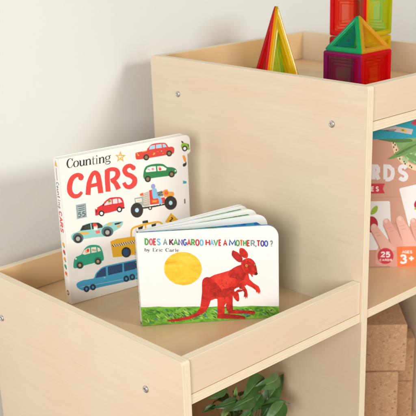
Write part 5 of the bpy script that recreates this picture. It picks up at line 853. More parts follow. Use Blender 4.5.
~kred3 2059 1104 2055 1094 2049 1081 2044 1065 2041 1050 2044 1035 2049 1021 2055 1009 2059 1001 2063 1102 2063 1092 2062 1077 2061 1062 2062 1049 2061 1037 2061 1023 2062 1011 2062 1002
~kred3 1928 1167 1927 1160 1925 1149 1924 1136 1923 1123 1928 1110 1934 1096 1940 1084 1945 1076 1933 1167 1935 1160 1937 1149 1940 1137 1943 1126 1944 1113 1945 1100 1947 1087 1948 1077
~kred2 2024 1198 2022 1195 2020 1190 2018 1185 2017 1179 2020 1172 2023 1166 2026 1160 2029 1156 2028 1197 2030 1194 2031 1190 2033 1185 2035 1180 2034 1174 2033 1168 2032 1161 2031 1156
~kred3 2019 1109 2017 1098 2015 1083 2013 1066 2010 1052 2009 1038 2007 1023 2004 1009 2003 999 2023 1109 2025 1098 2028 1083 2031 1065 2032 1048 2026 1032 2019 1018 2012 1006 2006 997
~kred2 1904 1260 1903 1252 1903 1240 1903 1227 1905 1215 1912 1207 1920 1203 1927 1200 1932 1199 1908 1261 1911 1253 1914 1241 1917 1230 1921 1223 1922 1217 1926 1212 1931 1206 1934 1202
~kred3 1887 1190 1885 1183 1882 1172 1879 1161 1877 1151 1879 1144 1882 1140 1884 1137 1887 1136 1891 1190 1892 1182 1893 1170 1894 1159 1895 1150 1893 1145 1892 1142 1891 1139 1890 1137
~kred2 1926 1337 1927 1330 1929 1320 1931 1310 1932 1302 1933 1297 1934 1292 1934 1287 1934 1284 1930 1338 1933 1332 1938 1323 1942 1313 1946 1303 1944 1296 1942 1290 1939 1285 1937 1283
~kred3 3040 1812 3043 1807 3049 1802 3053 1796 3054 1791 3058 1788 3063 1780 3067 1771 3071 1765 3041 1816 3046 1816 3054 1815 3063 1812 3073 1805 3075 1793 3075 1782 3075 1772 3073 1765
~kred2 3120 1839 3119 1835 3119 1829 3118 1822 3117 1817 3119 1812 3121 1808 3123 1805 3124 1802 3124 1839 3126 1835 3128 1829 3130 1823 3132 1817 3131 1813 3130 1808 3128 1805 3127 1802
~kred2 3006 1766 3005 1760 3005 1750 3004 1739 3005 1727 3008 1713 3012 1696 3017 1681 3020 1671 3010 1766 3011 1759 3012 1750 3013 1739 3015 1728 3016 1714 3019 1697 3021 1682 3022 1671
~kred3 2982 1822 2985 1813 2990 1802 2995 1791 2996 1781 2997 1769 2996 1753 2994 1737 2993 1726 2985 1824 2991 1818 3000 1809 3008 1797 3015 1782 3012 1766 3006 1749 3000 1735 2996 1725
~kred3 3049 1804 3047 1796 3043 1785 3041 1772 3039 1759 3043 1745 3048 1732 3053 1720 3057 1712 3053 1803 3053 1794 3053 1783 3053 1770 3054 1759 3054 1747 3056 1734 3058 1721 3059 1713
~kred3 3043 1723 3043 1717 3044 1709 3045 1701 3045 1693 3047 1687 3048 1680 3049 1673 3050 1669 3046 1724 3049 1719 3052 1711 3055 1703 3057 1694 3056 1686 3055 1679 3054 1673 3053 1668
~kred3 2950 1837 2951 1829 2954 1816 2958 1802 2963 1790 2972 1781 2982 1774 2991 1769 2997 1766 2954 1838 2957 1830 2962 1818 2967 1806 2973 1797 2978 1789 2986 1781 2994 1774 2999 1769
~kred3 3047 1781 3047 1777 3050 1770 3052 1764 3053 1758 3057 1755 3062 1751 3066 1748 3069 1746 3050 1784 3054 1782 3059 1779 3065 1774 3071 1770 3072 1763 3072 1757 3072 1751 3072 1747
~kred3 2422 613 2431 604 2443 593 2456 580 2464 568 2472 558 2478 546 2482 534 2486 525 2424 617 2435 611 2450 603 2465 592 2479 580 2485 564 2488 549 2489 535 2489 526
~kred3 2408 490 2405 484 2402 476 2399 464 2401 451 2412 439 2425 428 2437 418 2446 412 2412 489 2414 483 2415 475 2418 467 2422 461 2426 451 2434 437 2443 424 2448 414
~kred3 2465 454 2459 446 2451 435 2442 422 2435 409 2433 395 2433 382 2433 370 2434 362 2469 452 2465 442 2459 429 2452 415 2448 403 2444 392 2441 380 2439 369 2437 361
~kred3 2425 567 2425 557 2425 543 2427 526 2430 509 2441 495 2453 480 2464 468 2472 460 2429 568 2433 559 2438 545 2443 531 2450 519 2455 504 2462 488 2470 473 2475 462
~kred2 2439 520 2437 517 2434 513 2432 508 2430 500 2431 489 2433 476 2434 464 2436 455 2443 519 2444 516 2445 511 2446 505 2447 498 2445 488 2443 475 2441 463 2439 455
~kred3 2437 518 2441 513 2446 507 2451 501 2451 498 2453 497 2454 492 2454 486 2454 481 2439 521 2444 520 2452 517 2460 513 2468 506 2468 496 2464 488 2460 483 2457 480
kred 2591 840 2608 866 2639 882 2672 886 2705 878 2739 858 2765 829 2779 787 2785 736 2787 689 2788 649 2785 612 2777 587 2763 575 2743 574 2721 585 2693 614 2663 654 2637 698 2614 747 2596 799
kred2 2686 865 2695 886 2716 913 2743 933 2775 941 2813 941 2846 936 2873 925 2894 907 2901 892 2887 882 2857 873 2826 866 2798 859 2768 854 2742 851 2717 851 2695 855
ink4 2766 593 2765 587 2762 581 2757 578 2752 576 2746 576 2740 579 2736 583 2733 589 2732 595 2733 601 2736 607 2741 610 2746 612 2752 612 2757 609 2762 605 2765 599
ink4 2729 770 2728 766 2726 762 2723 760 2720 758 2716 759 2712 760 2709 763 2707 767 2707 771 2707 775 2709 779 2712 781 2716 783 2720 782 2723 781 2726 778 2728 774
~kred3 2487 983 2508 983 2537 986 2568 987 2593 983 2617 984 2646 979 2674 973 2694 970 2483 998 2501 1009 2528 1023 2560 1036 2594 1044 2627 1032 2657 1014 2682 997 2699 984'''
ART['cardbox']='''btable 12 12 5488 12 5488 4888 12 4888
btable2 16 600 5484 560 5484 540 16 580
btable2 16 1500 5484 1460 5484 1440 16 1480
btable2 16 2400 5484 2360 5484 2340 16 2380
btable2 16 3300 5484 3260 5484 3240 16 3280
bteal 14 4234 5486 4234 5486 4886 14 4886
bgrey 3223 4542 3662 4637 4228 4518 4184 4361 3855 4429
gold 3832 4546 3909 4545 3999 4523 4039 4488 4039 4455 3971 4447 3891 4458 3842 4504
leaf1 3888 4534 3923 4531 3955 4517 3952 4493 3935 4472 3907 4471 3883 4481 3878 4509
~ink2 3335 4499 3705 4505 3334 4521 3703 4527
~ink2 3410 4470 3669 4471 3409 4486 3668 4487
bred 4139 4714 4361 4876 4794 4803 4810 4492 4564 4498
~straw 3588 4193 3589 4158 3589 4107 3593 4040 3608 3969 3632 3895 3663 3815 3702 3732 3749 3653 3805 3579 3868 3508 3938 3442 4013 3382 4091 3329 4175 3281 4264 3240 4359 3207 4467 3186 4582 3175 4682 3169 4751 3166 3731 4188 3732 4153 3734 4105 3739 4054 3751 4001 3772 3940 3801 3871 3835 3802 3875 3739 3921 3678 3975 3618 4035 3562 4098 3511 4165 3465 4237 3424 4313 3389 4390 3362 4479 3342 4583 3329 4682 3321 4751 3314
brown 3712 4148 3704 4121 3685 4115 3668 4134 3667 4164 3682 4183 3702 4176
brown 3657 4109 3649 4082 3630 4075 3614 4095 3612 4125 3627 4143 3647 4136
brown 3716 4047 3708 4020 3689 4014 3672 4033 3671 4063 3686 4082 3706 4074
brown 3675 3975 3668 3948 3648 3942 3632 3961 3631 3992 3646 4010 3666 4003
brown 3763 3885 3755 3858 3736 3851 3719 3871 3718 3901 3733 3919 3753 3912
brown 3751 3784 3743 3757 3724 3750 3707 3770 3706 3800 3721 3819 3741 3812
brown 3863 3685 3856 3658 3836 3651 3820 3671 3819 3701 3834 3720 3854 3712
brown 3878 3597 3870 3570 3850 3563 3834 3583 3833 3613 3848 3632 3868 3625
brown 4016 3511 4009 3483 3989 3477 3972 3497 3971 3527 3986 3546 4006 3539
brown 4051 3437 4043 3410 4024 3403 4007 3423 4006 3454 4021 3472 4041 3465
brown 4206 3371 4198 3343 4179 3337 4162 3357 4161 3387 4176 3406 4196 3399
brown 4257 3317 4249 3290 4229 3283 4213 3303 4211 3334 4226 3352 4246 3345
brown 4426 3274 4419 3246 4399 3240 4382 3259 4381 3290 4396 3309 4416 3302
brown 4505 3250 4498 3222 4478 3216 4461 3235 4460 3266 4475 3285 4495 3278
brown 4703 3236 4696 3209 4676 3202 4659 3222 4658 3253 4673 3271 4693 3264
brown 4747 3230 4739 3203 4720 3196 4703 3216 4701 3247 4716 3266 4737 3258
bgreen3 3745 4204 3687 4124 3760 4006 3851 3886 3924 3767 4016 3645 4113 3545 4213 3476 4319 3428 4432 3392 4566 3338 4706 3296 4808 3351 4881 3594 4915 3931 4826 4178 4504 4258 4059 4250
bgreen4 4131 3562 4102 3523 4068 3517 4049 3549 4056 3599 4085 3638 4120 3644 4139 3612
bgreen4 4162 3866 4147 3819 4117 3802 4090 3827 4081 3877 4096 3924 4126 3941 4153 3917
bgreen4 4063 3626 4036 3671 4041 3706 4075 3710 4119 3682 4145 3637 4140 3602 4106 3597
bgreen4 4110 3773 4078 3737 4043 3735 4027 3767 4038 3816 4071 3852 4105 3855 4122 3822
bgreen4 4357 3457 4308 3471 4286 3501 4305 3530 4353 3540 4402 3527 4423 3497 4405 3468
bgreen4 3998 3576 3958 3548 3923 3554 3914 3589 3936 3633 3976 3661 4011 3656 4020 3621
bgreen4 4029 3579 4007 3534 3975 3522 3951 3550 3949 3601 3971 3646 4003 3658 4027 3630
bgreen4 4023 3491 4002 3539 4012 3573 4047 3573 4086 3538 4107 3490 4097 3457 4062 3457
bgreen4 4221 3702 4185 3669 4150 3670 4137 3705 4154 3751 4190 3784 4225 3782 4238 3748
bgreen4 4387 3703 4360 3662 4326 3655 4306 3686 4311 3736 4338 3777 4372 3784 4392 3753
leafd 3159 4231 3213 4237 3326 4236 3455 4235 3599 4235 3760 4234 3900 4232 4011 4231 4101 4228 4168 4218 4212 4195 4232 4165 4219 4141 4163 4128 4074 4120 3979 4117 3884 4115 3783 4117 3682 4124 3580 4138 3477 4157 3383 4177 3283 4197 3192 4217
leafm 3448 3588 3605 3691 3775 3840 3912 3940 4093 4068 4332 4184 4567 4246 4658 3902 4349 3826 4088 3756 3922 3691 3664 3613
leafd 3698 3697 3733 3733 3820 3799 3915 3863 4010 3915 4112 3965 4207 4008 4293 4047 4371 4080 4426 4098 4450 4098 4451 4083 4427 4060 4372 4028 4293 3988 4210 3944 4128 3896 4042 3844 3955 3797 3852 3751 3749 3709
leafm 4035 3688 4056 3724 4129 3748 4219 3741 4325 3692 4449 3612 4565 3522 4683 3408 4794 3282 4843 3206 4794 3211 4685 3266 4575 3329 4484 3391 4393 3462 4303 3528 4197 3588 4090 3644
~bwhite 3120 2953 3109 3312 3114 3312 3129 3294 3131 3240 3116 3222 3049 3223 2994 2956 2980 3444 3167 3440 3253 3338 3258 3189 3178 3091 3053 3094
~bwhite 3073 3133 3163 2927 3186 3181 3277 2975
~bwhite 3491 2944 3479 3299 3509 3296 3582 3228 3595 3138 3570 3037 3516 3008 3426 3011 3366 2947 3349 3440 3555 3420 3699 3288 3722 3124 3679 2946 3552 2878 3431 2881
~bwhite 4110 3334 4090 3355 4055 3389 4005 3418 3949 3423 3898 3413 3850 3386 3821 3340 3808 3288 3808 3235 3828 3186 3858 3149 3892 3118 3934 3095 3968 3081 3987 3070 4002 3056 4013 3041 4015 3034 4015 3023 4010 3005 4005 2999 4001 2997 3986 2994 3974 2996 3959 3004 3933 3025 3911 3043 4026 3245 4007 3265 3984 3286 3974 3292 3964 3293 3946 3290 3940 3286 3937 3281 3933 3264 3933 3254 3935 3249 3945 3237 3959 3224 3979 3213 4016 3198 4058 3174 4093 3139 4123 3098 4142 3047 4140 2991 4124 2940 4093 2896 4046 2871 3996 2863 3944 2869 3896 2895 3858 2926 3835 2945
~bwhite 2695 2946 2743 3279 2810 2943 2573 2985 2738 3493 2929 2976
~bwhite 2679 3048 2820 3045 2676 3178 2817 3174
~bwhite 2472 3387 2458 3403 2432 3429 2392 3456 2346 3460 2307 3448 2275 3425 2250 3395 2231 3359 2217 3321 2208 3279 2202 3234 2201 3188 2204 3142 2211 3097 2223 3054 2238 3014 2259 2978 2285 2946 2318 2921 2358 2907 2404 2909 2443 2934 2468 2959 2481 2974 2382 3302 2369 3316 2356 3330 2356 3330 2364 3330 2365 3330 2362 3328 2355 3319 2345 3301 2337 3279 2331 3251 2327 3218 2326 3185 2329 3152 2334 3119 2341 3091 2350 3068 2361 3049 2368 3040 2371 3038 2371 3038 2362 3038 2362 3037 2375 3051 2387 3065
bred 2009 2831 3420 2816 3360 2644 3428 2492 2015 2497
~bwhite2 3069 2726 2990 2728 2994 2565 3074 2563 3070 2694 3022 2695 3025 2597 3073 2595
~bwhite2 3008 2632 3065 2631 3007 2665 3064 2664
~bwhite2 3227 2698 3221 2705 3210 2715 3196 2723 3180 2724 3165 2722 3151 2714 3142 2701 3138 2686 3138 2670 3144 2656 3153 2646 3163 2636 3175 2630 3186 2626 3193 2622 3198 2617 3202 2611 3203 2608 3203 2603 3201 2597 3199 2594 3196 2593 3190 2592 3185 2592 3179 2596 3170 2602 3163 2608 3206 2675 3200 2681 3193 2688 3188 2691 3183 2691 3176 2690 3173 2688 3171 2686 3170 2679 3170 2675 3171 2673 3174 2668 3180 2664 3187 2660 3198 2655 3211 2648 3221 2638 3230 2626 3235 2611 3234 2595 3229 2580 3220 2568 3207 2561 3192 2559 3177 2560 3163 2568 3152 2577 3145 2583
~bwhite2 2933 2583 2930 2714 2902 2583 2898 2714
~bwhite2 2744 2587 2741 2702 2783 2701 2804 2689 2804 2677 2784 2666 2726 2667 2712 2588 2708 2735 2790 2733 2834 2707 2836 2657 2793 2633 2727 2634
~bwhite2 2766 2639 2822 2574 2789 2660 2845 2596
~bwhite2 2646 2737 2550 2739 2554 2576 2650 2573 2647 2704 2582 2706 2585 2608 2649 2606
~bwhite2 2568 2643 2639 2642 2567 2676 2638 2674
~bwhite2 2501 2718 2493 2724 2480 2734 2464 2741 2447 2742 2429 2740 2414 2733 2403 2720 2397 2705 2397 2688 2404 2673 2415 2663 2427 2654 2441 2648 2455 2643 2464 2639 2471 2633 2476 2628 2477 2625 2477 2622 2475 2617 2471 2613 2466 2611 2457 2610 2448 2611 2439 2615 2428 2622 2420 2627 2482 2692 2475 2698 2465 2705 2458 2709 2449 2710 2439 2708 2433 2706 2430 2703 2428 2697 2428 2694 2429 2692 2434 2688 2441 2683 2451 2678 2465 2674 2480 2667 2492 2657 2502 2645 2509 2630 2508 2612 2501 2597 2490 2585 2475 2579 2458 2577 2442 2579 2426 2585 2412 2594 2403 2600
bcard 2336 2245 3557 2235 3599 2201 3720 640 3680 600 2370 584
bred2 3087 1452 3077 1366 3046 1289 2994 1230 2929 1195 2857 1188 2785 1209 2722 1257 2674 1325 2645 1408 2640 1496 2659 1579 2698 1650 2756 1700 2824 1724 2896 1721 2965 1690 3024 1634 3065 1560 3085 1474
bred2 3246 1461 3236 1367 3202 1285 3148 1224 3080 1193 3006 1194 2936 1229 2879 1293 2840 1377 2824 1472 2835 1566 2869 1648 2923 1708 2991 1739 3064 1737 3133 1703 3191 1640 3230 1556
lime2 3000 1803 2997 1846 3011 1911 3033 1969 3064 2014 3102 2053 3138 2079 3168 2090 3195 2088 3214 2071 3222 2033 3222 1980 3212 1931 3191 1891 3161 1854 3126 1827 3081 1806 3032 1794
bcard 3877 2615 3907 2650 4864 2865 5228 1399 4226 1376
bred2 4747 2079 4739 2011 4709 1952 4660 1909 4599 1887 4533 1888 4470 1913 4417 1959 4381 2020 4366 2089 4375 2157 4405 2215 4453 2259 4514 2281 4580 2279 4643 2254 4696 2208 4732 2148
lime2 4482 1953 4454 1937 4427 1927 4404 1925 4387 1930 4380 1942 4382 1959 4393 1980 4413 2001 4438 2021 4466 2037 4493 2046 4516 2049 4532 2044 4540 2032 4538 2015 4527 1994 4507 1972
skin2 3271 665 3332 767 3415 862 3520 932 3647 967 3796 979 3967 989 4166 1015 4386 1040 4607 1042 4842 1033 5079 1001 5257 889 5410 616 5505 260 5371 3 4809 -66 4018 -32 3421 31 3215 107 3202 211 3217 321 3209 435 3229 554
~skin4 5433 186 5401 274 5356 402 5307 544 5260 672 5215 780 5171 885 5124 991 5070 1099 5000 1210 4925 1318 4858 1409 4808 1470 5003 65 4979 156 4942 286 4902 426 4865 554 4836 665 4810 769 4784 865 4754 956 4717 1056 4668 1166 4623 1267 4593 1340
~skin3 5438 189 5406 278 5362 406 5312 547 5266 676 5222 784 5178 889 5131 994 5078 1101 5009 1212 4935 1321 4867 1412 4819 1473 5029 75 5005 166 4969 295 4928 436 4890 564 4862 675 4835 778 4808 874 4778 966 4739 1067 4691 1176 4644 1277 4614 1350
skin3 4838 1408 4834 1355 4815 1309 4784 1275 4745 1258 4703 1259 4662 1278 4628 1314 4605 1361 4595 1414 4600 1467 4619 1513 4649 1547 4688 1564 4730 1563 4771 1544 4805 1509 4828 1462
~skin4 4738 1211 4752 1217 4772 1225 4793 1233 4813 1239 4832 1242 4852 1244 4869 1244 4882 1244 4734 1222 4747 1228 4767 1236 4789 1245 4810 1251 4830 1254 4850 1255 4868 1256 4881 1256
~skin4 4802 1097 4815 1103 4835 1112 4857 1120 4876 1126 4895 1129 4915 1130 4933 1130 4945 1131 4797 1109 4810 1114 4830 1123 4852 1131 4873 1138 4893 1141 4914 1142 4932 1142 4944 1143
~skin4 5112 183 5081 283 5038 430 4987 597 4932 755 4868 895 4800 1025 4735 1142 4677 1246 4618 1341 4561 1430 4511 1503 4472 1552 4675 84 4652 188 4618 334 4579 489 4541 625 4502 744 4456 867 4407 987 4363 1100 4329 1206 4297 1304 4271 1389 4257 1450
~skin2 5117 187 5086 287 5043 435 4993 601 4938 758 4874 897 4807 1027 4743 1145 4685 1248 4627 1344 4570 1433 4520 1506 4482 1556 4701 93 4678 197 4645 343 4605 498 4566 634 4527 754 4480 877 4431 998 4387 1110 4352 1216 4319 1314 4293 1398 4278 1459
skin2 4495 1504 4491 1454 4473 1410 4444 1378 4407 1362 4367 1363 4328 1381 4296 1415 4274 1460 4265 1510 4270 1560 4288 1604 4317 1636 4354 1652 4394 1651 4432 1633 4464 1600 4486 1555
~skin4 4377 1329 4391 1335 4410 1343 4432 1352 4452 1358 4471 1360 4490 1362 4508 1362 4521 1362 4372 1340 4386 1346 4406 1354 4428 1363 4448 1369 4469 1372 4489 1374 4507 1374 4520 1374
~skin4 4424 1231 4437 1236 4457 1245 4479 1253 4498 1259 4517 1262 4537 1263 4555 1264 4568 1264 4419 1242 4433 1247 4452 1256 4474 1264 4495 1271 4515 1274 4536 1275 4554 1275 4566 1276
~skin4 4771 236 4713 352 4631 521 4544 701 4470 853 4412 966 4361 1064 4313 1157 4262 1253 4201 1359 4137 1470 4079 1566 4035 1632 4366 47 4315 168 4241 341 4161 526 4093 686 4048 811 4011 918 3979 1015 3945 1113 3907 1226 3865 1345 3829 1451 3807 1527
~skin3 4777 238 4719 354 4637 523 4550 703 4476 856 4418 969 4368 1067 4320 1160 4270 1256 4209 1362 4146 1473 4088 1570 4045 1635 4392 59 4341 179 4266 352 4186 537 4119 697 4073 821 4036 928 4003 1025 3968 1123 3930 1236 3888 1354 3851 1460 3829 1536
skin3 4058 1582 4053 1530 4034 1484 4003 1450 3964 1432 3922 1433 3882 1453 3848 1488 3825 1535 3816 1589 3821 1641 3840 1687 3871 1721 3910 1738 3952 1737 3992 1718 4026 1682 4049 1636
~skin4 3945 1377 3959 1383 3979 1391 4000 1399 4020 1405 4039 1408 4059 1410 4077 1410 4089 1410 3941 1388 3954 1394 3974 1402 3996 1411 4017 1417 4037 1420 4058 1421 4076 1422 4088 1422
~skin4 4000 1258 4014 1264 4034 1272 4055 1281 4075 1286 4094 1289 4114 1291 4132 1291 4144 1291 3995 1269 4009 1275 4029 1283 4051 1292 4072 1298 4092 1301 4113 1303 4131 1303 4143 1303
~skin4 4436 295 4379 364 4301 460 4220 567 4149 673 4082 787 4013 923 3942 1066 3870 1199 3793 1318 3717 1425 3651 1512 3602 1570 4052 4 4008 81 3941 192 3862 327 3787 471 3725 623 3669 778 3619 925 3573 1050 3526 1165 3476 1278 3432 1376 3404 1447
~skin2 4442 295 4385 363 4308 460 4227 568 4156 674 4089 790 4020 926 3949 1069 3878 1202 3802 1320 3727 1428 3661 1515 3613 1574 4077 18 4033 95 3966 206 3887 339 3812 482 3750 633 3694 789 3643 935 3596 1061 3549 1176 3498 1288 3453 1386 3424 1457
skin2 3631 1512 3626 1464 3608 1421 3579 1390 3543 1373 3504 1374 3467 1392 3436 1425 3415 1469 3406 1518 3412 1567 3430 1609 3458 1641 3494 1657 3533 1656 3570 1638 3601 1605 3622 1562
~skin4 3543 1312 3557 1318 3577 1326 3598 1334 3618 1340 3637 1343 3657 1345 3675 1345 3687 1345 3539 1323 3552 1329 3572 1337 3594 1346 3615 1352 3635 1355 3656 1356 3674 1357 3686 1357
~skin4 3609 1197 3623 1203 3642 1211 3664 1219 3684 1225 3703 1228 3723 1229 3741 1230 3753 1230 3604 1208 3618 1214 3638 1222 3660 1230 3681 1237 3701 1240 3722 1241 3740 1242 3752 1242
~skin4 4064 309 4004 378 3923 479 3834 593 3752 698 3678 795 3603 895 3529 993 3457 1087 3386 1181 3314 1275 3250 1355 3203 1409 3645 10 3605 93 3543 210 3473 340 3408 464 3351 580 3295 695 3242 806 3192 911 3139 1015 3085 1119 3039 1211 3009 1277
~skin3 4069 308 4010 378 3929 479 3841 593 3760 699 3685 796 3611 896 3538 995 3467 1089 3395 1183 3324 1277 3260 1358 3214 1412 3671 24 3631 107 3569 223 3498 353 3433 477 3375 592 3319 707 3265 817 3215 921 3161 1025 3107 1130 3060 1221 3029 1287
skin3 3234 1347 3229 1298 3211 1255 3182 1224 3146 1207 3106 1208 3069 1226 3038 1259 3017 1303 3009 1353 3015 1402 3033 1444 3062 1476 3098 1492 3137 1491 3174 1473 3205 1440 3226 1396
~skin4 3146 1164 3160 1170 3180 1178 3202 1187 3221 1193 3240 1196 3260 1197 3278 1197 3291 1198 3142 1175 3155 1181 3175 1189 3198 1198 3218 1204 3239 1207 3259 1209 3277 1209 3290 1209
~skin4 3212 1061 3226 1066 3246 1075 3267 1083 3287 1089 3306 1092 3326 1093 3344 1094 3357 1094 3207 1072 3221 1078 3241 1086 3263 1094 3284 1101 3304 1104 3325 1105 3343 1106 3356 1106
nail 3544 1596 3553 1573 3555 1549 3551 1528 3540 1512 3523 1503 3504 1502 3484 1509 3466 1523 3451 1543 3442 1566 3440 1590 3445 1611 3456 1627 3472 1636 3491 1637 3511 1630 3530 1616
nail 3968 1666 3977 1643 3980 1619 3975 1598 3964 1582 3948 1573 3929 1572 3909 1579 3890 1594 3876 1613 3867 1636 3864 1660 3869 1681 3880 1697 3896 1706 3915 1707 3935 1700 3954 1686
nail 4405 1595 4414 1571 4416 1548 4412 1527 4401 1511 4385 1502 4365 1501 4345 1508 4327 1522 4312 1542 4303 1565 4300 1589 4305 1610 4316 1626 4332 1635 4351 1636 4371 1629 4390 1614
nail 3148 1424 3157 1401 3159 1377 3154 1356 3143 1340 3127 1331 3107 1330 3087 1337 3069 1351 3054 1371 3045 1394 3043 1418 3048 1439 3059 1455 3076 1464 3095 1465 3115 1458 3133 1444
skin5 3477 315 3526 403 3619 487 3727 550 3840 583 3969 596 4112 609 4270 635 4444 660 4625 665 4833 654 5049 623 5211 548 5345 385 5424 176 5305 26 4817 -21 4130 -9 3616 33 3440 109 3437 214
bred 3782 376 3778 315 3761 257 3732 205 3693 162 3646 130 3593 111 3536 105 3478 113 3423 135 3374 170 3332 215 3300 268 3279 327 3270 389 3275 451 3292 508 3321 560 3360 603 3407 634 3460 653 3516 659 3573 650 3628 629 3678 595 3720 550 3752 497 3773 438
~bwhite2 3397 467 3418 491 3450 490 3460 475 3446 451 3353 351 3498 338 3365 499 3399 536 3471 535 3510 475 3479 421 3417 376 3497 383
~bwhite2 3647 530 3541 533 3533 416 3600 431 3628 417 3630 397 3609 376 3578 376 3557 392 3649 485 3580 487 3577 471 3602 479 3666 446 3675 377 3627 330 3567 332 3534 355
~bwhite2 3393 276 3388 278 3382 282 3374 284 3367 285 3360 284 3353 282 3347 278 3341 274 3337 268 3334 262 3332 255 3331 247 3332 240 3335 233 3338 226 3343 221 3349 216 3355 212 3362 210 3369 208 3377 208 3384 210 3391 213 3395 215 3386 261 3382 263 3377 266 3372 267 3368 267 3364 267 3360 265 3356 263 3353 261 3351 258 3349 254 3348 251 3348 247 3348 243 3349 240 3351 236 3354 233 3357 230 3361 228 3365 227 3370 226 3374 226 3378 227 3383 229 3387 231
~bwhite2 3429 211 3451 259 3476 210 3414 220 3450 288 3490 218
~bwhite2 3434 227 3471 226 3433 245 3470 244
~bwhite2 3517 213 3515 264 3539 263 3551 258 3551 255 3540 250 3508 250 3501 214 3499 281 3542 280 3566 268 3567 243 3544 232 3508 233
~bwhite2 3531 235 3561 206 3541 247 3572 218
~bwhite2 3602 211 3600 261 3617 260 3637 249 3639 238 3633 225 3617 219 3593 220 3585 212 3583 280 3621 277 3651 260 3656 235 3645 210 3620 202 3594 203
~bwhite2 3733 266 3728 269 3720 273 3710 276 3700 277 3690 276 3681 273 3674 267 3670 260 3670 250 3675 242 3682 237 3689 234 3698 231 3707 229 3714 227 3719 224 3722 221 3722 222 3722 222 3721 220 3719 219 3714 217 3707 217 3700 217 3693 219 3686 223 3680 225 3726 250 3721 253 3715 257 3708 259 3702 259 3694 258 3689 257 3687 255 3686 254 3686 255 3686 255 3689 253 3694 250 3701 248 3710 246 3719 243 3727 239 3734 233 3739 225 3738 215 3733 208 3726 202 3718 200 3708 199 3698 200 3689 203 3680 207 3675 210
borange 3870 691 5138 700 5209 -7 3917 -9
~bwhite2 4068 465 4089 531 4115 464 4050 474 4088 565 4133 472
~bwhite2 4071 487 4110 486 4071 507 4109 506
~bwhite2 4199 545 4194 548 4187 553 4177 556 4168 556 4160 554 4152 550 4145 544 4140 536 4136 528 4134 519 4133 509 4134 499 4137 489 4141 480 4147 472 4153 466 4161 460 4170 457 4179 456 4187 457 4196 461 4203 467 4208 474 4212 480 4216 486 4219 496 4213 509 4199 511 4188 510 4180 510 4190 527 4186 530 4180 534 4175 535 4172 535 4167 534 4163 532 4160 529 4157 525 4154 520 4153 514 4153 508 4153 502 4155 496 4158 490 4161 485 4164 482 4169 479 4173 478 4177 477 4181 478 4185 479 4189 482 4193 487 4196 492 4198 496 4198 495 4201 490 4199 490 4189 490 4182 489
~bwhite2 4282 554 4217 555 4221 455 4286 454 4283 533 4237 534 4240 475 4285 474
~bwhite2 4229 496 4278 495 4228 517 4277 516
~bwhite2 4373 538 4367 542 4359 547 4348 552 4337 553 4326 551 4315 547 4308 540 4304 530 4304 519 4310 509 4317 503 4325 498 4335 494 4344 491 4351 489 4356 485 4360 482 4360 481 4360 480 4359 477 4356 474 4352 473 4345 472 4339 473 4332 475 4324 480 4318 483 4363 521 4358 524 4351 529 4345 531 4339 532 4331 531 4327 529 4325 527 4324 524 4324 523 4324 523 4327 520 4333 517 4340 514 4349 511 4359 507 4367 501 4375 494 4380 484 4379 473 4375 463 4367 456 4357 452 4347 451 4336 452 4325 456 4316 462 4310 465
~bwhite2 4035 326 4077 357 4126 348 4134 328 4116 304 4079 301 3996 384 4059 430 4171 409 4209 312 4151 237 4088 232
~bwhite2 4113 245 4154 208 4150 181 4104 165 4061 171 4036 196 4153 297 4225 231 4207 126 4114 93 4035 106 3994 146
~bwhite2 4393 198 4386 358 4338 199 4331 359
~bwhite2 4287 251 4439 247 4284 310 4437 306'''
# ---------------------------------------------------------------- the place: wall and floor
W1, W2, dH, t, hr, tb, ms, rec, Dp = .34409, .34670, .27885, .01297, .04983, .01339, .32740, .0039, .45
def flat(name, pts, mat):
    bm = bmesh.new(); bm.faces.new([bm.verts.new(p) for p in pts]); o = link(name, bm, mat); o['kind'] = 'structure'; return o
WY = Dp + .055
flat('wall', [(-3, WY, 0), (3, WY, 0), (3, WY, 2.6), (-3, WY, 2.6)], M['wall'])
flat('floor', [(-3, -3, 0), (3, -3, 0), (3, WY, 0), (-3, WY, 0)], M['floor'])
# ---------------------------------------------------------------- the stepped shelf
shelf = empty('toy_shelf', (0, 0, 0))
tag(shelf, 'stepped birch plywood toy shelf with a low tray and a tall tray', 'shelf')
def panel(name, a, b, axis, face, bev=.0005, parent=shelf):
    """plywood board; thickness along axis"""
    bm = bmesh.new(); bm_box(bm, a, b, bev)
    bm.normal_update(); k = 'XYZ'.index(axis)
    for f in bm.faces: f.material_index = 0 if abs(f.normal[k]) > .8 else 1
    return link(name, bm, [face, M['edge'+axis]], parent)
def side(name, x0, ztop, face, rf=.004, rb=.006):
    bm = bmesh.new()
    prof = rounded(Dp, ztop+G, (0, 0, rb, rf), 5)
    extrude_poly(bm, [(x0, y, z) for y, z in prof], (t, 0, 0))
    bevel_all(bm, .0005, 2, 50)
    bm.normal_update()
    for f in bm.faces: f.material_index = 0 if abs(f.normal.x) > .8 else 1
    return link(name, bm, [face, M['edgeX']], shelf)
g = .0003
side('side_panel', -W1, 0, M['faceY0'])
side('side_panel', 0, dH, M['faceY1'])
side('side_panel', t+W2, dH, M['faceY2'])
def Z(z): return z + G
xl0, xl1 = -W1+t+g, -g                      # inside the low bay
xr0, xr1 = t+g, t+W2-g                      # inside the tall bay
gap = .0005
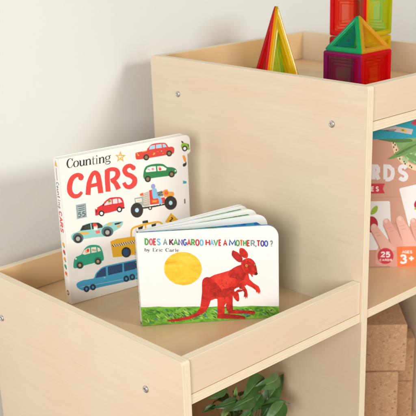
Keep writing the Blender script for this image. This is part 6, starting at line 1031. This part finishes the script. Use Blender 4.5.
for (x0, x1, zt) in ((xl0, xl1, 0), (xr0, xr1, dH)):
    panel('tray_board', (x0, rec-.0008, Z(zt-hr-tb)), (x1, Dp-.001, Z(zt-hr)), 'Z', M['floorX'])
    panel('front_rail', (x0, rec, Z(zt-hr+gap)), (x1, rec+t, Z(zt-.0006)), 'Y', M['faceX0'])
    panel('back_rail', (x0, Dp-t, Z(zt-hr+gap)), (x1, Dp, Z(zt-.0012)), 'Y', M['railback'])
    panel('back_panel', (x0, Dp-.007, Z(-.412)), (x1, Dp-.001, Z(zt-hr-tb-gap)), 'Y', M['faceX1'])
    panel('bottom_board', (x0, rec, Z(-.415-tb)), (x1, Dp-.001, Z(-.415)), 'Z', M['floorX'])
    panel('plinth', (x0, .03, .001), (x1, .03+t, Z(-.415-tb-gap)), 'Y', M['faceX0'])
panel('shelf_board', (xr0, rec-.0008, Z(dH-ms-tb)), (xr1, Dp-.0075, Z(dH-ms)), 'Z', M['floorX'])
# barrel screws with hex sockets, heads on the outer faces
def screw(x, y, z, sgn=-1, seg=26):
    bm = bmesh.new(); prof = [(.0, .0012), (.0018, .0012), (.0019, .0022), (.0026, .0024), (.0040, .0021), (.0049, .0012), (.0051, .0001)]
    rings = []
    for i, (r, h) in enumerate(prof[1:]):
        n = seg; rr = []
        for k in range(n):
            a = 2*PI*k/n; R_ = r
            if i < 2:   # hexagonal socket
                aa = (a % (PI/3)) - PI/6; R_ = r*math.cos(PI/6)/math.cos(aa)*1.1
            rr.append(bm.verts.new((sgn*h, R_*math.cos(a), R_*math.sin(a))))
        rings.append(rr)
    for a, b in zip(rings, rings[1:]):
        for k in range(seg): bm.faces.new([a[k], a[(k+1) % seg], b[(k+1) % seg], b[k]])
    f = bm.faces.new([bm.verts.new(v.co - Vector((sgn*.0016, 0, 0))) for v in rings[0]]); f.material_index = 1
    bmesh.ops.recalc_face_normals(bm, faces=bm.faces[:])
    o = link('screw', bm, [M['steel'], M['hexhole']], shelf, True); o.location = (x, y, z); return o
s0 = screw(0, .0611, Z(.2207))
for (x, y, z) in ((0, .3847, Z(.2230)), (-W1, .0725, Z(-.0612)), (-W1, .4157, Z(-.0680)), (-W1, .0725, Z(-.40)), (-W1, .4157, Z(-.40)), (0, .0611, Z(-.40))):
    c_ = s0.copy(); col.objects.link(c_); c_.parent = shelf; c_.location = (x, y, z); c_.rotation_euler = (random.Random(y*z).random()*3, 0, 0)
# ---------------------------------------------------------------- picture book about counting cars
TZ = Z(-hr)
cars = empty('board_book', (-.26564, .34224, TZ+.0004), -.13558)
tag(cars, 'square white board book of painted cars standing upright behind the kangaroo book', 'book')
cw, ch, cd = .2258, .2252, .0165
def cover_local(u, v, l, y=0): return (u, y-l, v)
def outline_slab(name, pts, y0, y1, mats, parent, art=None, special={}, bev=.0005, side_mat=None):
    bm = bmesh.new()
    extrude_poly(bm, [(x, y0, z) for x, z in pts], (0, y1-y0, 0), 0, side_mat)
    bevel_all(bm, bev, 2, 50)
    if art: artwork(bm, art, lambda u, v, l: (u, y0-l, v), special)
    return link(name, bm, mats, parent)
# front cover: right edge steps inwards below the first index tab
def tabbed(w1, w0, ztab, h, r=.009):
    out = [(0, 0), (w1, 0), (w1, ztab-.001), (w1+.001, ztab)]
    out += [(w0-.003, ztab), (w0, ztab+.003)]
    out += [(w0-r+r*math.cos(math.radians(a)), h-r+r*math.sin(math.radians(a))) for a in range(0, 91, 15)]
    return out + [(0, h)]
front = outline_slab('front_cover', tabbed(cw-.0062, cw-.0005, ch-.030, ch), 0, .0022, [M['white'], M['ink'], M['pageedge']], cars, ART['cars'], {}, .0005)
pz = [(cw-.0052, ch-.0655), (cw-.0046, ch-.098), (cw-.0040, ch-.131), (cw-.0034, ch-.165)]
y = .0028
for i, (w_, zt) in enumerate(pz):
    w0 = cw-.0015; hh = ch-.0006*(i % 2)-.0006
    pts = [(.0015, .0004), (w_, .0004), (w_, zt), (w0-.003+.0, zt) if False else (w_+.0006, zt), (w_+.0006, ch-.031), (w0, ch-.029), (w0, hh-.009)]
    pts += [(w0-.009+.009*math.cos(math.radians(a)), hh-.009+.009*math.sin(math.radians(a))) for a in range(15, 91, 15)] + [(.0015, hh)]
    outline_slab('page', pts, y, y+.0026, [M['white'], M['pageedge'], M['pageedge']], cars, bev=.0004, side_mat=2)
    y += .0029
outline_slab('back_cover', [(0, 0), (cw-.0010, 0), (cw-.0010, ch-.009)]+[(cw-.010+.009*math.cos(math.radians(a)), ch-.009+.009*math.sin(math.radians(a))) for a in range(15, 91, 15)]+[(0, ch)], cd-.0022, cd, [M['white']], cars)
# spine: a slightly rounded board along the left edge, with its own printing
bm = bmesh.new()
n = 8; sp = [(-.0005*math.sin(PI*k/n)-.0002, cd*k/n) for k in range(n+1)]
for (a, b) in zip(sp, sp[1:]):
    bm.faces.new([bm.verts.new((a[0], a[1], 0)), bm.verts.new((a[0], a[1], ch)), bm.verts.new((b[0], b[1], ch)), bm.verts.new((b[0], b[1], 0))])
for z in (0, ch): bm.faces.new([bm.verts.new((x, yy, z)) for x, yy in sp])
bmesh.ops.remove_doubles(bm, verts=bm.verts[:], dist=1e-6)
SP = []
def sp_poly(c, pts): SP.append(c+' '+' '.join('%d %d' % (round(a*20000), round(b*20000)) for a, b in pts))
def sp_ell(c, x, z, rx, rz): sp_poly(c, [(x+rx*math.cos(k*PI/6), z+rz*math.sin(k*PI/6)) for k in range(12)])
m_ = .0085
sp_poly('gold2', [(m_-.004, ch-.012), (m_+.004, ch-.012), (m_, ch-.003)])
sp_poly('ink2', [(m_-.0005, ch-.033), (m_+.0005, ch-.033), (m_+.0005, ch-.014), (m_-.0003, ch-.014)])
def sp_text(c, word, z, size, w, step):
    """letters read downwards along the spine"""
    G_ = {'C': [(.9, .8, .5, 1), (.5, 1, .1, .8), (.1, .8, .1, .2), (.1, .2, .5, 0), (.5, 0, .9, .2)], 'A': [(0, 0, .5, 1), (.5, 1, 1, 0), (.2, .35, .8, .35)], 'R': [(0, 0, 0, 1), (0, 1, .9, .9), (.9, .9, .9, .55), (.9, .55, 0, .5), (.4, .5, 1, 0)], 'S': [(.95, .85, .3, 1), (.3, 1, .1, .7), (.1, .7, .9, .35), (.9, .35, .6, 0), (.6, 0, 0, .15)],
          'o': [(.5, .6, .1, .3), (.1, .3, .5, 0), (.5, 0, .9, .3), (.9, .3, .5, .6)], 'u': [(.1, .6, .1, .1), (.1, .1, .9, .05), (.9, 0, .9, .6)], 'n': [(.1, 0, .1, .6), (.1, .5, .8, .55), (.9, .5, .9, 0)], 't': [(.4, .9, .4, .05), (.4, .05, .8, .05), (.1, .6, .8, .6)], 'i': [(.5, 0, .5, .6), (.5, .75, .5, .9)], 'g': [(.5, .6, .1, .3), (.1, .3, .5, 0), (.9, .6, .9, -.2), (.9, -.2, .3, -.35), (.5, .6, .9, .5)]}
    for chh in word:
        for x0, y0, x1, y1 in G_[chh]:
            a = Vector((m_+size/2-size*y0, z-step*.8*x0)); b = Vector((m_+size/2-size*y1, z-step*.8*x1))
            d = (b-a).normalized(); nn = Vector((-d.y, d.x))*w/2
            sp_poly(c, [tuple(a+nn), tuple(b+nn), tuple(b-nn), tuple(a-nn)])
        z -= step
sp_text('ink2', 'Counting', ch-.036, .0080, .0009, .0050)
sp_text('carsred', 'CARS', ch-.080, .0085, .0018, .0085)
zz = ch-.131
for c1, c2 in (('gold2', 'leaf1'), ('bred', 'ink2'), ('orange1', 'bteal'), ('bgreen', 'ink2'), ('orange2', 'gold')):
    sp_ell(c1, m_, zz, .0035, .0032); sp_ell(c2, m_-.002, zz-.003, .0016, .0016); zz -= .0115
sp_ell('bred2', m_, .017, .0036, .0042); sp_ell('white', m_, .017, .0018, .0022)
artwork(bm, '\n'.join(SP), lambda u, v, l: (-.0005*math.sin(PI*max(0, min(1, u/cd)))-.0003-l-.00006, u, v), {})
link('spine', bm, [M['white'], M['ink']], cars)
# ---------------------------------------------------------------- picture book with the red kangaroo, standing fanned open
kw, kh = .1967, .1402
KA = -.66574
kang = empty('board_book', (-.24200, .20361, TZ+.0004), KA)
tag(kang, 'fanned open board book with a red kangaroo and yellow sun on its cover', 'book')
def rr_board(w, h, r=.017, x0=0): return [(x0, 0), (w-.002, 0), (w, .002)] + [(w-r+r*math.cos(math.radians(a)), h-r+r*math.sin(math.radians(a))) for a in range(0, 91, 10)] + [(x0, h)]
kspecial = {'kred': 2, 'kred2': 3, 'kred3': 4, 'sun': 5, 'grass': 6}
fc = outline_slab('front_cover', rr_board(kw, kh), 0, .0016, [M['whitek'], M['ink'], M['kred'], M['kred2'], M['kred3'], M['sun'], M['grass']], kang, ART['kang'], kspecial, .0003)
ep = outline_slab('endpaper', rr_board(kw-.0002, kh+.0001, .017, .0045), .0017, .0050, [M['endpaper']], fc, bev=.0002)
def fan(ang, y0, boards, first_blue, paint, drop, low):
    for i in range(boards):
        yy = y0 + i*.0014
        bm = bmesh.new()
        blue = i == 0 and first_blue
        extrude_poly(bm, [(x, 0, z) for x, z in rr_board(kw-.0008-.0006*(i % 2), kh-low-.0004*(i % 2)-.0002, .017, .003)], (0, .00125, 0), 0, 1)
        bevel_all(bm, .0003, 1, 50)
        mats_ = [M['whitek'], M['endpaper2'] if blue else M['pageedge2'], M[paint]]
        if i == 0:   # the painted picture on the page starts a little below its top edge
            w_, h_ = kw-.0008, kh-low-.0002
            q = [(.02, h_-.0035), (.06, h_-.0052), (.10, h_-drop*.62), (.14, h_-drop*.8), (w_-.017, h_-drop*.93), (w_-.0006, h_-drop-.010), (w_-.0006, .004), (.02, .004)]
            vs = [bm.verts.new((x, -.00008, z)) for x, z in q]; bm.faces.new(vs).material_index = 2
        o = link('page', bm, mats_, kang)
        a = ang - KA + .016*i
        o.rotation_euler = (0, 0, a); o.location = (-.0006*i-.004*math.sin(a)*0, yy, 0)
fan(math.radians(-23.0), .0052, 2, False, 'endpaper', .0116, .0008)
fan(math.radians(-14.2), .0098, 2, True, 'endpaper2', .0074, .0016)
fan(math.radians(-7.8), .0144, 2, True, 'endpaper2', .0048, .0028)
bk = outline_slab('back_cover', rr_board(kw, kh-.0040), 0, .0018, [M['whitek'], M['endpaper']], kang, bev=.0004)
bk.rotation_euler = (0, 0, math.radians(-6)-KA); bk.location = (0, .0194, 0)
# spine board joining the two covers
bm = bmesh.new(); n = 8; L_ = []
for k in range(n+1):
    s_ = k/n; L_.append((-.0020*math.sin(PI*s_)-.0003-.0006*s_, .0212*s_))
for a, b in zip(L_, L_[1:]):
    bm.faces.new([bm.verts.new((a[0], a[1], 0)), bm.verts.new((a[0], a[1], kh)), bm.verts.new((b[0], b[1], kh)), bm.verts.new((b[0], b[1], 0))])
bmesh.ops.remove_doubles(bm, verts=bm.verts[:], dist=1e-6)
bmesh.ops.solidify(bm, geom=bm.faces[:], thickness=.0014)
SP = []; rr_ = random.Random(4); m_ = .006
z_ = kh-.012
while z_ > .02:
    h_ = .0012+rr_.random()*.002; sp_poly(rr_.choice(['tred', 'tbl', 'tgreen', 'tgrey', 'ink3']), [(m_-.0022, z_-h_), (m_+.0022, z_-h_*.8), (m_+.0020, z_), (m_-.0022, z_)]); z_ -= h_+.0016
    if rr_.random() < .15: z_ -= .006
sp_poly('gr3', [(.0005, .001), (.023, .001), (.023, .0045), (.0005, .0045)])
def kpl(u, v, l):
    s_ = max(0, min(1, u/.0212)); return (-.0020*math.sin(PI*s_)-.0003-.0006*s_-.00175-l, u, v)
artwork(bm, '\n'.join(SP), kpl, {})
link('spine', bm, [M['whitek'], M['ink']], kang)
# ---------------------------------------------------------------- magnetic tiles
def inset(poly, d):
    n = len(poly); out = []
    for i in range(n):
        a, b, c = Vector(poly[i-1]), Vector(poly[i]), Vector(poly[(i+1) % n])
        e1 = (b-a).normalized(); e2 = (c-b).normalized(); n1 = Vector((-e1.y, e1.x)); n2 = Vector((-e2.y, e2.x))
        k = d/(1+n1.dot(n2)); out.append(tuple(b+(n1+n2)*k))
    return out
def roundpoly(poly, r, seg=5):
    n = len(poly); out = []
    for i in range(n):
        a, b, c = Vector(poly[i-1]), Vector(poly[i]), Vector(poly[(i+1) % n])
        d1 = (a-b).normalized(); d2 = (c-b).normalized(); half = math.acos(max(-1, min(1, d1.dot(d2))))/2
        tl = min(r/math.tan(half), .45*min((a-b).length, (c-b).length)); p0 = b+d1*tl; p1 = b+d2*tl
        for k in range(seg+1):
            s = k/seg; out.append(tuple((1-s)**2*p0+2*s*(1-s)*b+s*s*p1))
    return out
def ring(bm, outer, inner, y0, y1):
    n = len(outer)
    V = lambda P_, y: [bm.verts.new((p[0], y, p[1])) for p in P_]
    a, b, c, d = V(outer, y0), V(inner, y0), V(outer, y1), V(inner, y1)
    for i in range(n):
        j = (i+1) % n
        bm.faces.new([a[i], a[j], b[j], b[i]]); bm.faces.new([c[i], d[i], d[j], c[j]])
        bm.faces.new([a[i], c[i], c[j], a[j]]); bm.faces.new([b[i], b[j], d[j], d[i]])
def make_tile(name, poly, color, parent, frame_w=.0078, th=.0056):
    """poly: outline in the tile's own x-z plane, counter-clockwise; thickness along y, centred"""
    root_bm = bmesh.new()
    o_ = roundpoly(inset(poly, .0004), .0042); i_ = roundpoly(inset(poly, frame_w), .0022)
    ring(root_bm, o_, i_, -th/2, th/2)
    bevel_all(root_bm, .0011, 3, 50)
    # embossed bead along the frame and round studs at the corners
    m0 = roundpoly(inset(poly, frame_w*.36), .0030); m1 = roundpoly(inset(poly, frame_w*.60), .0026)
    ring(root_bm, m0, m1, -th/2-.0005, th/2+.0005)
    cen = sum((Vector(q) for q in poly), Vector((0, 0)))/len(poly)
    for q in inset(poly, frame_w*.5):
        q = Vector(q); q = q+(cen-q).normalized()*(.0010 if len(poly) == 4 else .0035)
        ri = roundpoly([(q.x-.0017, q.y-.0017), (q.x+.0017, q.y-.0017), (q.x+.0017, q.y+.0017), (q.x-.0017, q.y+.0017)], .0016, 4)
        ring(root_bm, ri, [tuple(q+(Vector(p)-q)*.45) for p in ri], -th/2-.0006, th/2+.0006)
    fr = link(name, root_bm, M['tile_'+color], parent, True)
    bm = bmesh.new()
    p = roundpoly(inset(poly, frame_w-.0002), .0022)
    extrude_poly(bm, [(x, -.0010, z) for x, z in p], (0, .0020, 0))
    ins = frame_w+.0032
    for k in range(3):
        try:
            a = inset(poly, ins); b = inset(poly, ins+.0012)
            if Vector(a[0]).lerp(Vector(a[1]), .5).length < 0: break
            cen = sum((Vector(q) for q in poly), Vector((0, 0)))/len(poly)
            if min((Vector(q)-cen).length for q in b) < .006: break
            ring(bm, roundpoly(a, .001, 2), roundpoly(b, .0008, 2), -.0019, .0019)
        except Exception: break
        ins += .0042 if len(poly) == 3 else .0046
    if len(poly) == 4:
        pass
    pn = link('window', bm, M['pane_'+color], fr)
    return fr
S = .0725; Q4 = [(0, 0), (S, 0), (S, S), (0, S)]
def place_tile(fr, origin, ex, ez, off=.0028):
    """put the tile plane at origin with local x along ex, local z along ez; the outer face stays flush"""
    ex = Vector(ex).normalized(); ez = Vector(ez); ez = (ez-ex*ez.dot(ex)).normalized(); ey = ez.cross(ex)
    m = Matrix((ex, ey, ez)).transposed().to_4x4(); m.translation = Vector(origin)+ey*off; fr.matrix_local = m
def cube_of(root, z, cols, s=S):
    """cols: colours of the left, front, right and back tiles"""
    f = Vector
    i_ = .0001
    for c_, o_, ex in ((cols[0], (0, s, z), (0, -1, 0)), (cols[1], (0, 0, z), (1, 0, 0)), (cols[2], (s, 0, z), (0, 1, 0)), (cols[3], (s, s, z), (-1, 0, 0))):
        if not c_: continue
        fr = make_tile('square_tile', Q4, c_, root)
        place_tile(fr, o_, ex, (0, 0, 1), .0029)
def pyramid(root, z, s, slant, cols, fw_=.0078):
    H_ = math.sqrt(max(slant**2-(s/2)**2, 1e-6)); ap = Vector((s/2, s/2, z+H_))
    tri = [(0, 0), (s, 0), (s/2, slant)]
    for c_, o_, ex in ((cols[0], (0, s, z), (0, -1, 0)), (cols[1], (0, 0, z), (1, 0, 0)), (cols[2], (s, 0, z), (0, 1, 0)), (cols[3], (s, s, z), (-1, 0, 0))):
        if not c_: continue
        fr = make_tile('triangle_tile', tri, c_, root, fw_)
        mid = Vector(o_)+Vector(ex)*s/2
        place_tile(fr, o_, ex, ap-mid, .0029)
TT = Z(dH-hr)+.0003
house = empty('magnetic_tile_house', (.0935, .0857, TT), .012)
tag(house, 'small magnetic tile house with purple and red walls under a green and amber pyramid roof', 'toy')
cube_of(house, 0, ('purple', 'red', 'red', 'green'))
pyramid(house, S+.0006, S, S*.866, ('green', 'amber', 'yellow', 'blue'))
tower = empty('magnetic_tile_tower', (.2164, .1756, TT), .056)
tag(tower, 'tall tower of red and yellow magnetic tiles standing behind the small tile house', 'toy')
cube_of(tower, 0, ('red', 'yellow', 'amber', 'green'))
cube_of(tower, S+.0006, ('red', 'yellow', 'green', 'orange'))
spire = empty('magnetic_tile_spire', (.0196, .2121, TT), -.455)
tag(spire, 'pointed spire of tall red and yellow triangular magnetic tiles on the tall tray', 'toy')
pyramid(spire, 0, .0691, .1490, ('red', 'yellow', 'amber', 'green'), .0098)
# ---------------------------------------------------------------- boxed card game on the middle shelf
BZ = Z(dH-ms)+.0003
game = empty('card_game_box', (.0447117, .2110640, BZ), -.770907)
tag(game, 'pink card game box printed with hands and cards, on the middle shelf', 'box')
bw, bh = .275, .245
bm = bmesh.new(); bm_box(bm, (0, 0, 0), (bw, .052, bh), .0009)
artwork(bm, ART['cardbox'], lambda u, v, l: (u, -l, v), {})
link('box_body', bm, [plain('printed_box_card', 'cf9c86', .4, .05, 40), M['ink']], game)
bm = bmesh.new(); bm_box(bm, (.0015, .0525, .0010), (bw-.0015, .0545, bh-.0015), .0005)
link('box_base', bm, [M['whitek']], game)
# ---------------------------------------------------------------- cork building bricks
def cork_brick(origin, L_, dep, h, rz, label):
    bm = bmesh.new(); bm_box(bm, (-L_, 0, 0), (0, dep, h), .0028, 0, 3)
    bmesh.ops.subdivide_edges(bm, edges=[e for e in bm.edges if e.calc_length() > .03], cuts=5, use_grid_fill=True)
    rnd = random.Random(int(h*1e5+origin[0]*1e4))
    for v in bm.verts: v.co += Vector((rnd.uniform(-1, 1), rnd.uniform(-1, 1), rnd.uniform(-1, 1)))*.00025
    o = link('cork_brick', bm, M['cork'], None); o.location = origin; o.rotation_euler = (0, 0, rz)
    tag(o, label, 'brick', 'cork bricks stacked on the bottom shelf'); return o
rz = -.7712
cork_brick((.2012, .0600, Z(-.2396)), .205, .120, .0866, rz, 'upper pressed cork brick of the front stack, under the middle shelf')
cork_brick((.1900, .0660, Z(-.3270)), .195, .118, .0866, rz, 'lower pressed cork brick of the front stack, its end set back under the one above')
cork_brick((.1925, .0640, Z(-.4148)), .200, .120, .0870, rz, 'lowest pressed cork brick of the front stack, resting on the bottom board')
cork_brick((.3165, .1225, Z(-.3270)), .150, .048, .0870, rz, 'shaded cork brick standing behind the front stack, level with its middle')
cork_brick((.3165, .1225, Z(-.4148)), .150, .048, .0870, rz, 'bottommost cork brick behind the front stack, beside the right side panel')
# ---------------------------------------------------------------- leafy plant in the low compartment
plant = empty('potted_plant', (-.105, .145, Z(-.4145)))
tag(plant, 'leafy green plant with glossy pointed leaves inside the low open compartment', 'plant')
po = Vector(plant.location)
bm = bmesh.new(); prof = [(.030, 0), (.036, .003), (.044, .045), (.048, .082), (.050, .086), (.047, .088), (.044, .080)]
seg = 32; rings = [[bm.verts.new((r*math.cos(2*PI*k/seg), r*math.sin(2*PI*k/seg), z)) for k in range(seg)] for r, z in prof]
for a, b in zip(rings, rings[1:]):
    for k in range(seg): bm.faces.new([a[k], a[(k+1) % seg], b[(k+1) % seg], b[k]])
bm.faces.new(list(reversed(rings[0])))
link('pot', bm, M['pot'], plant, True)
bm = bmesh.new(); bm.faces.new([bm.verts.new((.0445*math.cos(2*PI*k/seg), .0445*math.sin(2*PI*k/seg), .080)) for k in range(seg)])
link('soil', bm, M['soil'], plant)
def tube(bm, pts, r0, r1, seg=6):
    pr = None
    for i, p in enumerate(pts):
        p = Vector(p); d = (Vector(pts[min(i+1, len(pts)-1)])-Vector(pts[max(i-1, 0)])).normalized()
        a = d.cross(Vector((.3, .9, .2))).normalized(); b = d.cross(a); r = r0+(r1-r0)*i/max(1, len(pts)-1)
        cur = [bm.verts.new(p+(a*math.cos(2*PI*k/seg)+b*math.sin(2*PI*k/seg))*r) for k in range(seg)]
        if pr:
            for k in range(seg): bm.faces.new([pr[k], pr[(k+1) % seg], cur[(k+1) % seg], cur[k]])
        pr = cur
def leaf(base, tip, width, mat, face=(-.5, -.75, .45), curl=.12, fold=.25):
    bm = bmesh.new(); base = Vector(base); tip = Vector(tip); ax = tip-base; L = ax.length; ax.normalize()
    nrm = Vector(face); nrm = (nrm-ax*nrm.dot(ax)).normalized(); sd = ax.cross(nrm)
    N = 20; Q = (-1, -.72, -.45, -.2, -.045, .045, .2, .45, .72, 1); rows = []; ph = base.x*90
    for i in range(N+1):
        s = i/N; w = width*.80*(math.sin(PI*s**.74)**.95*(1-.12*s)) + .0001
        cen = base+ax*L*s+nrm*(curl*L*math.sin(PI*s)-.10*L*s**3)+sd*width*.25*math.sin(PI*s+ph)*s
        row = []
        for q in Q:
            vein = .00045*math.sin(s*46-abs(q)*5)*min(1, abs(q)*3)*(1-abs(q)) + .05*width*math.sin(s*9+q*4+ph)*abs(q)
            row.append(bm.verts.new(cen+sd*w*q+nrm*(abs(q)*w*fold+vein-(.0007 if abs(q) < .1 else 0))))
        rows.append(row)
    for a, b in zip(rows, rows[1:]):
        for k in range(len(Q)-1):
            f = bm.faces.new([a[k], a[k+1], b[k+1], b[k]]); f.material_index = 1 if k == 4 else 0
    return link('leaf', bm, [M[mat], M['rib']], plant, True)
LV = [((-.0814,.12,-.1632),(-.1504,.10,-.1603),.017,'leaf'),((-.0482,.12,-.1743),(-.1235,.10,-.1646),.015,'leaf2'),((-.0855,.13,-.2209),(-.0073,.14,-.1947),.018,'leaf'),((-.0587,.10,-.208),(-.1093,.09,-.2226),.017,'leaf2'),((-.0994,.12,-.1886),(-.1712,.10,-.1749),.016,'leaf'),
 ((-.1592,.12,-.1528),(-.2041,.11,-.1456),.008,'leaf2'),((-.1471,.11,-.1738),(-.1951,.11,-.1623),.010,'leaf'),((-.1435,.12,-.1741),(-.1388,.12,-.1575),.004,'shoot'),((-.1415,.12,-.1766),(-.1581,.12,-.1782),.005,'shoot'),((-.1284,.10,-.1962),(-.164,.10,-.203),.012,'leaf'),((-.0863,.12,-.1905),(-.1312,.11,-.2024),.014,'leaf'),
 ((-.184,.12,-.1691),(-.2078,.12,-.1724),.006,'leaf2'),((-.052,.12,-.2435),(-.030,.12,-.2527),.010,'leaf'),((-.1583,.12,-.1848),(-.1751,.12,-.1979),.006,'shoot'),((-.0585,.13,-.2161),(-.077,.13,-.244),.012,'leaf')]
rn = random.Random(8); ends = []
for a, b, w_, m_n in LV:
    A_ = Vector(a)+Vector((0, 0, G))-po; B_ = Vector(b)+Vector((0, 0, G))-po
    leaf(A_, B_, w_, m_n, (-.5+rn.uniform(-.3, .3), -.7, .45+rn.uniform(-.3, .4)), rn.uniform(.03, .12), rn.uniform(.12, .35)); ends.append(A_)
for i in range(30):
    a_ = rn.uniform(0, 2*PI); z_ = rn.uniform(.10, .215); r_ = rn.uniform(.005, .035)
    A_ = Vector((r_*math.cos(a_), r_*math.sin(a_), z_)); B_ = A_+Vector((math.cos(a_)*.045, math.sin(a_)*.045, rn.uniform(-.03, .012)))
    leaf(A_, B_, rn.uniform(.009, .014), rn.choice(['leaf', 'leaf2']), (0, -.2, 1)); ends.append(A_)
for i, e_ in enumerate(ends):
    b_ = Vector((rn.uniform(-.012, .012), rn.uniform(-.012, .012), .079)); mid = b_.lerp(e_, .55)+Vector((0, 0, .02))
    pts = [tuple((1-s)**2*b_+2*s*(1-s)*mid+s*s*e_) for s in [k/7 for k in range(8)]]
    bm = bmesh.new(); tube(bm, pts, .0013, .0007); link('stem', bm, M['stem'], plant, True)
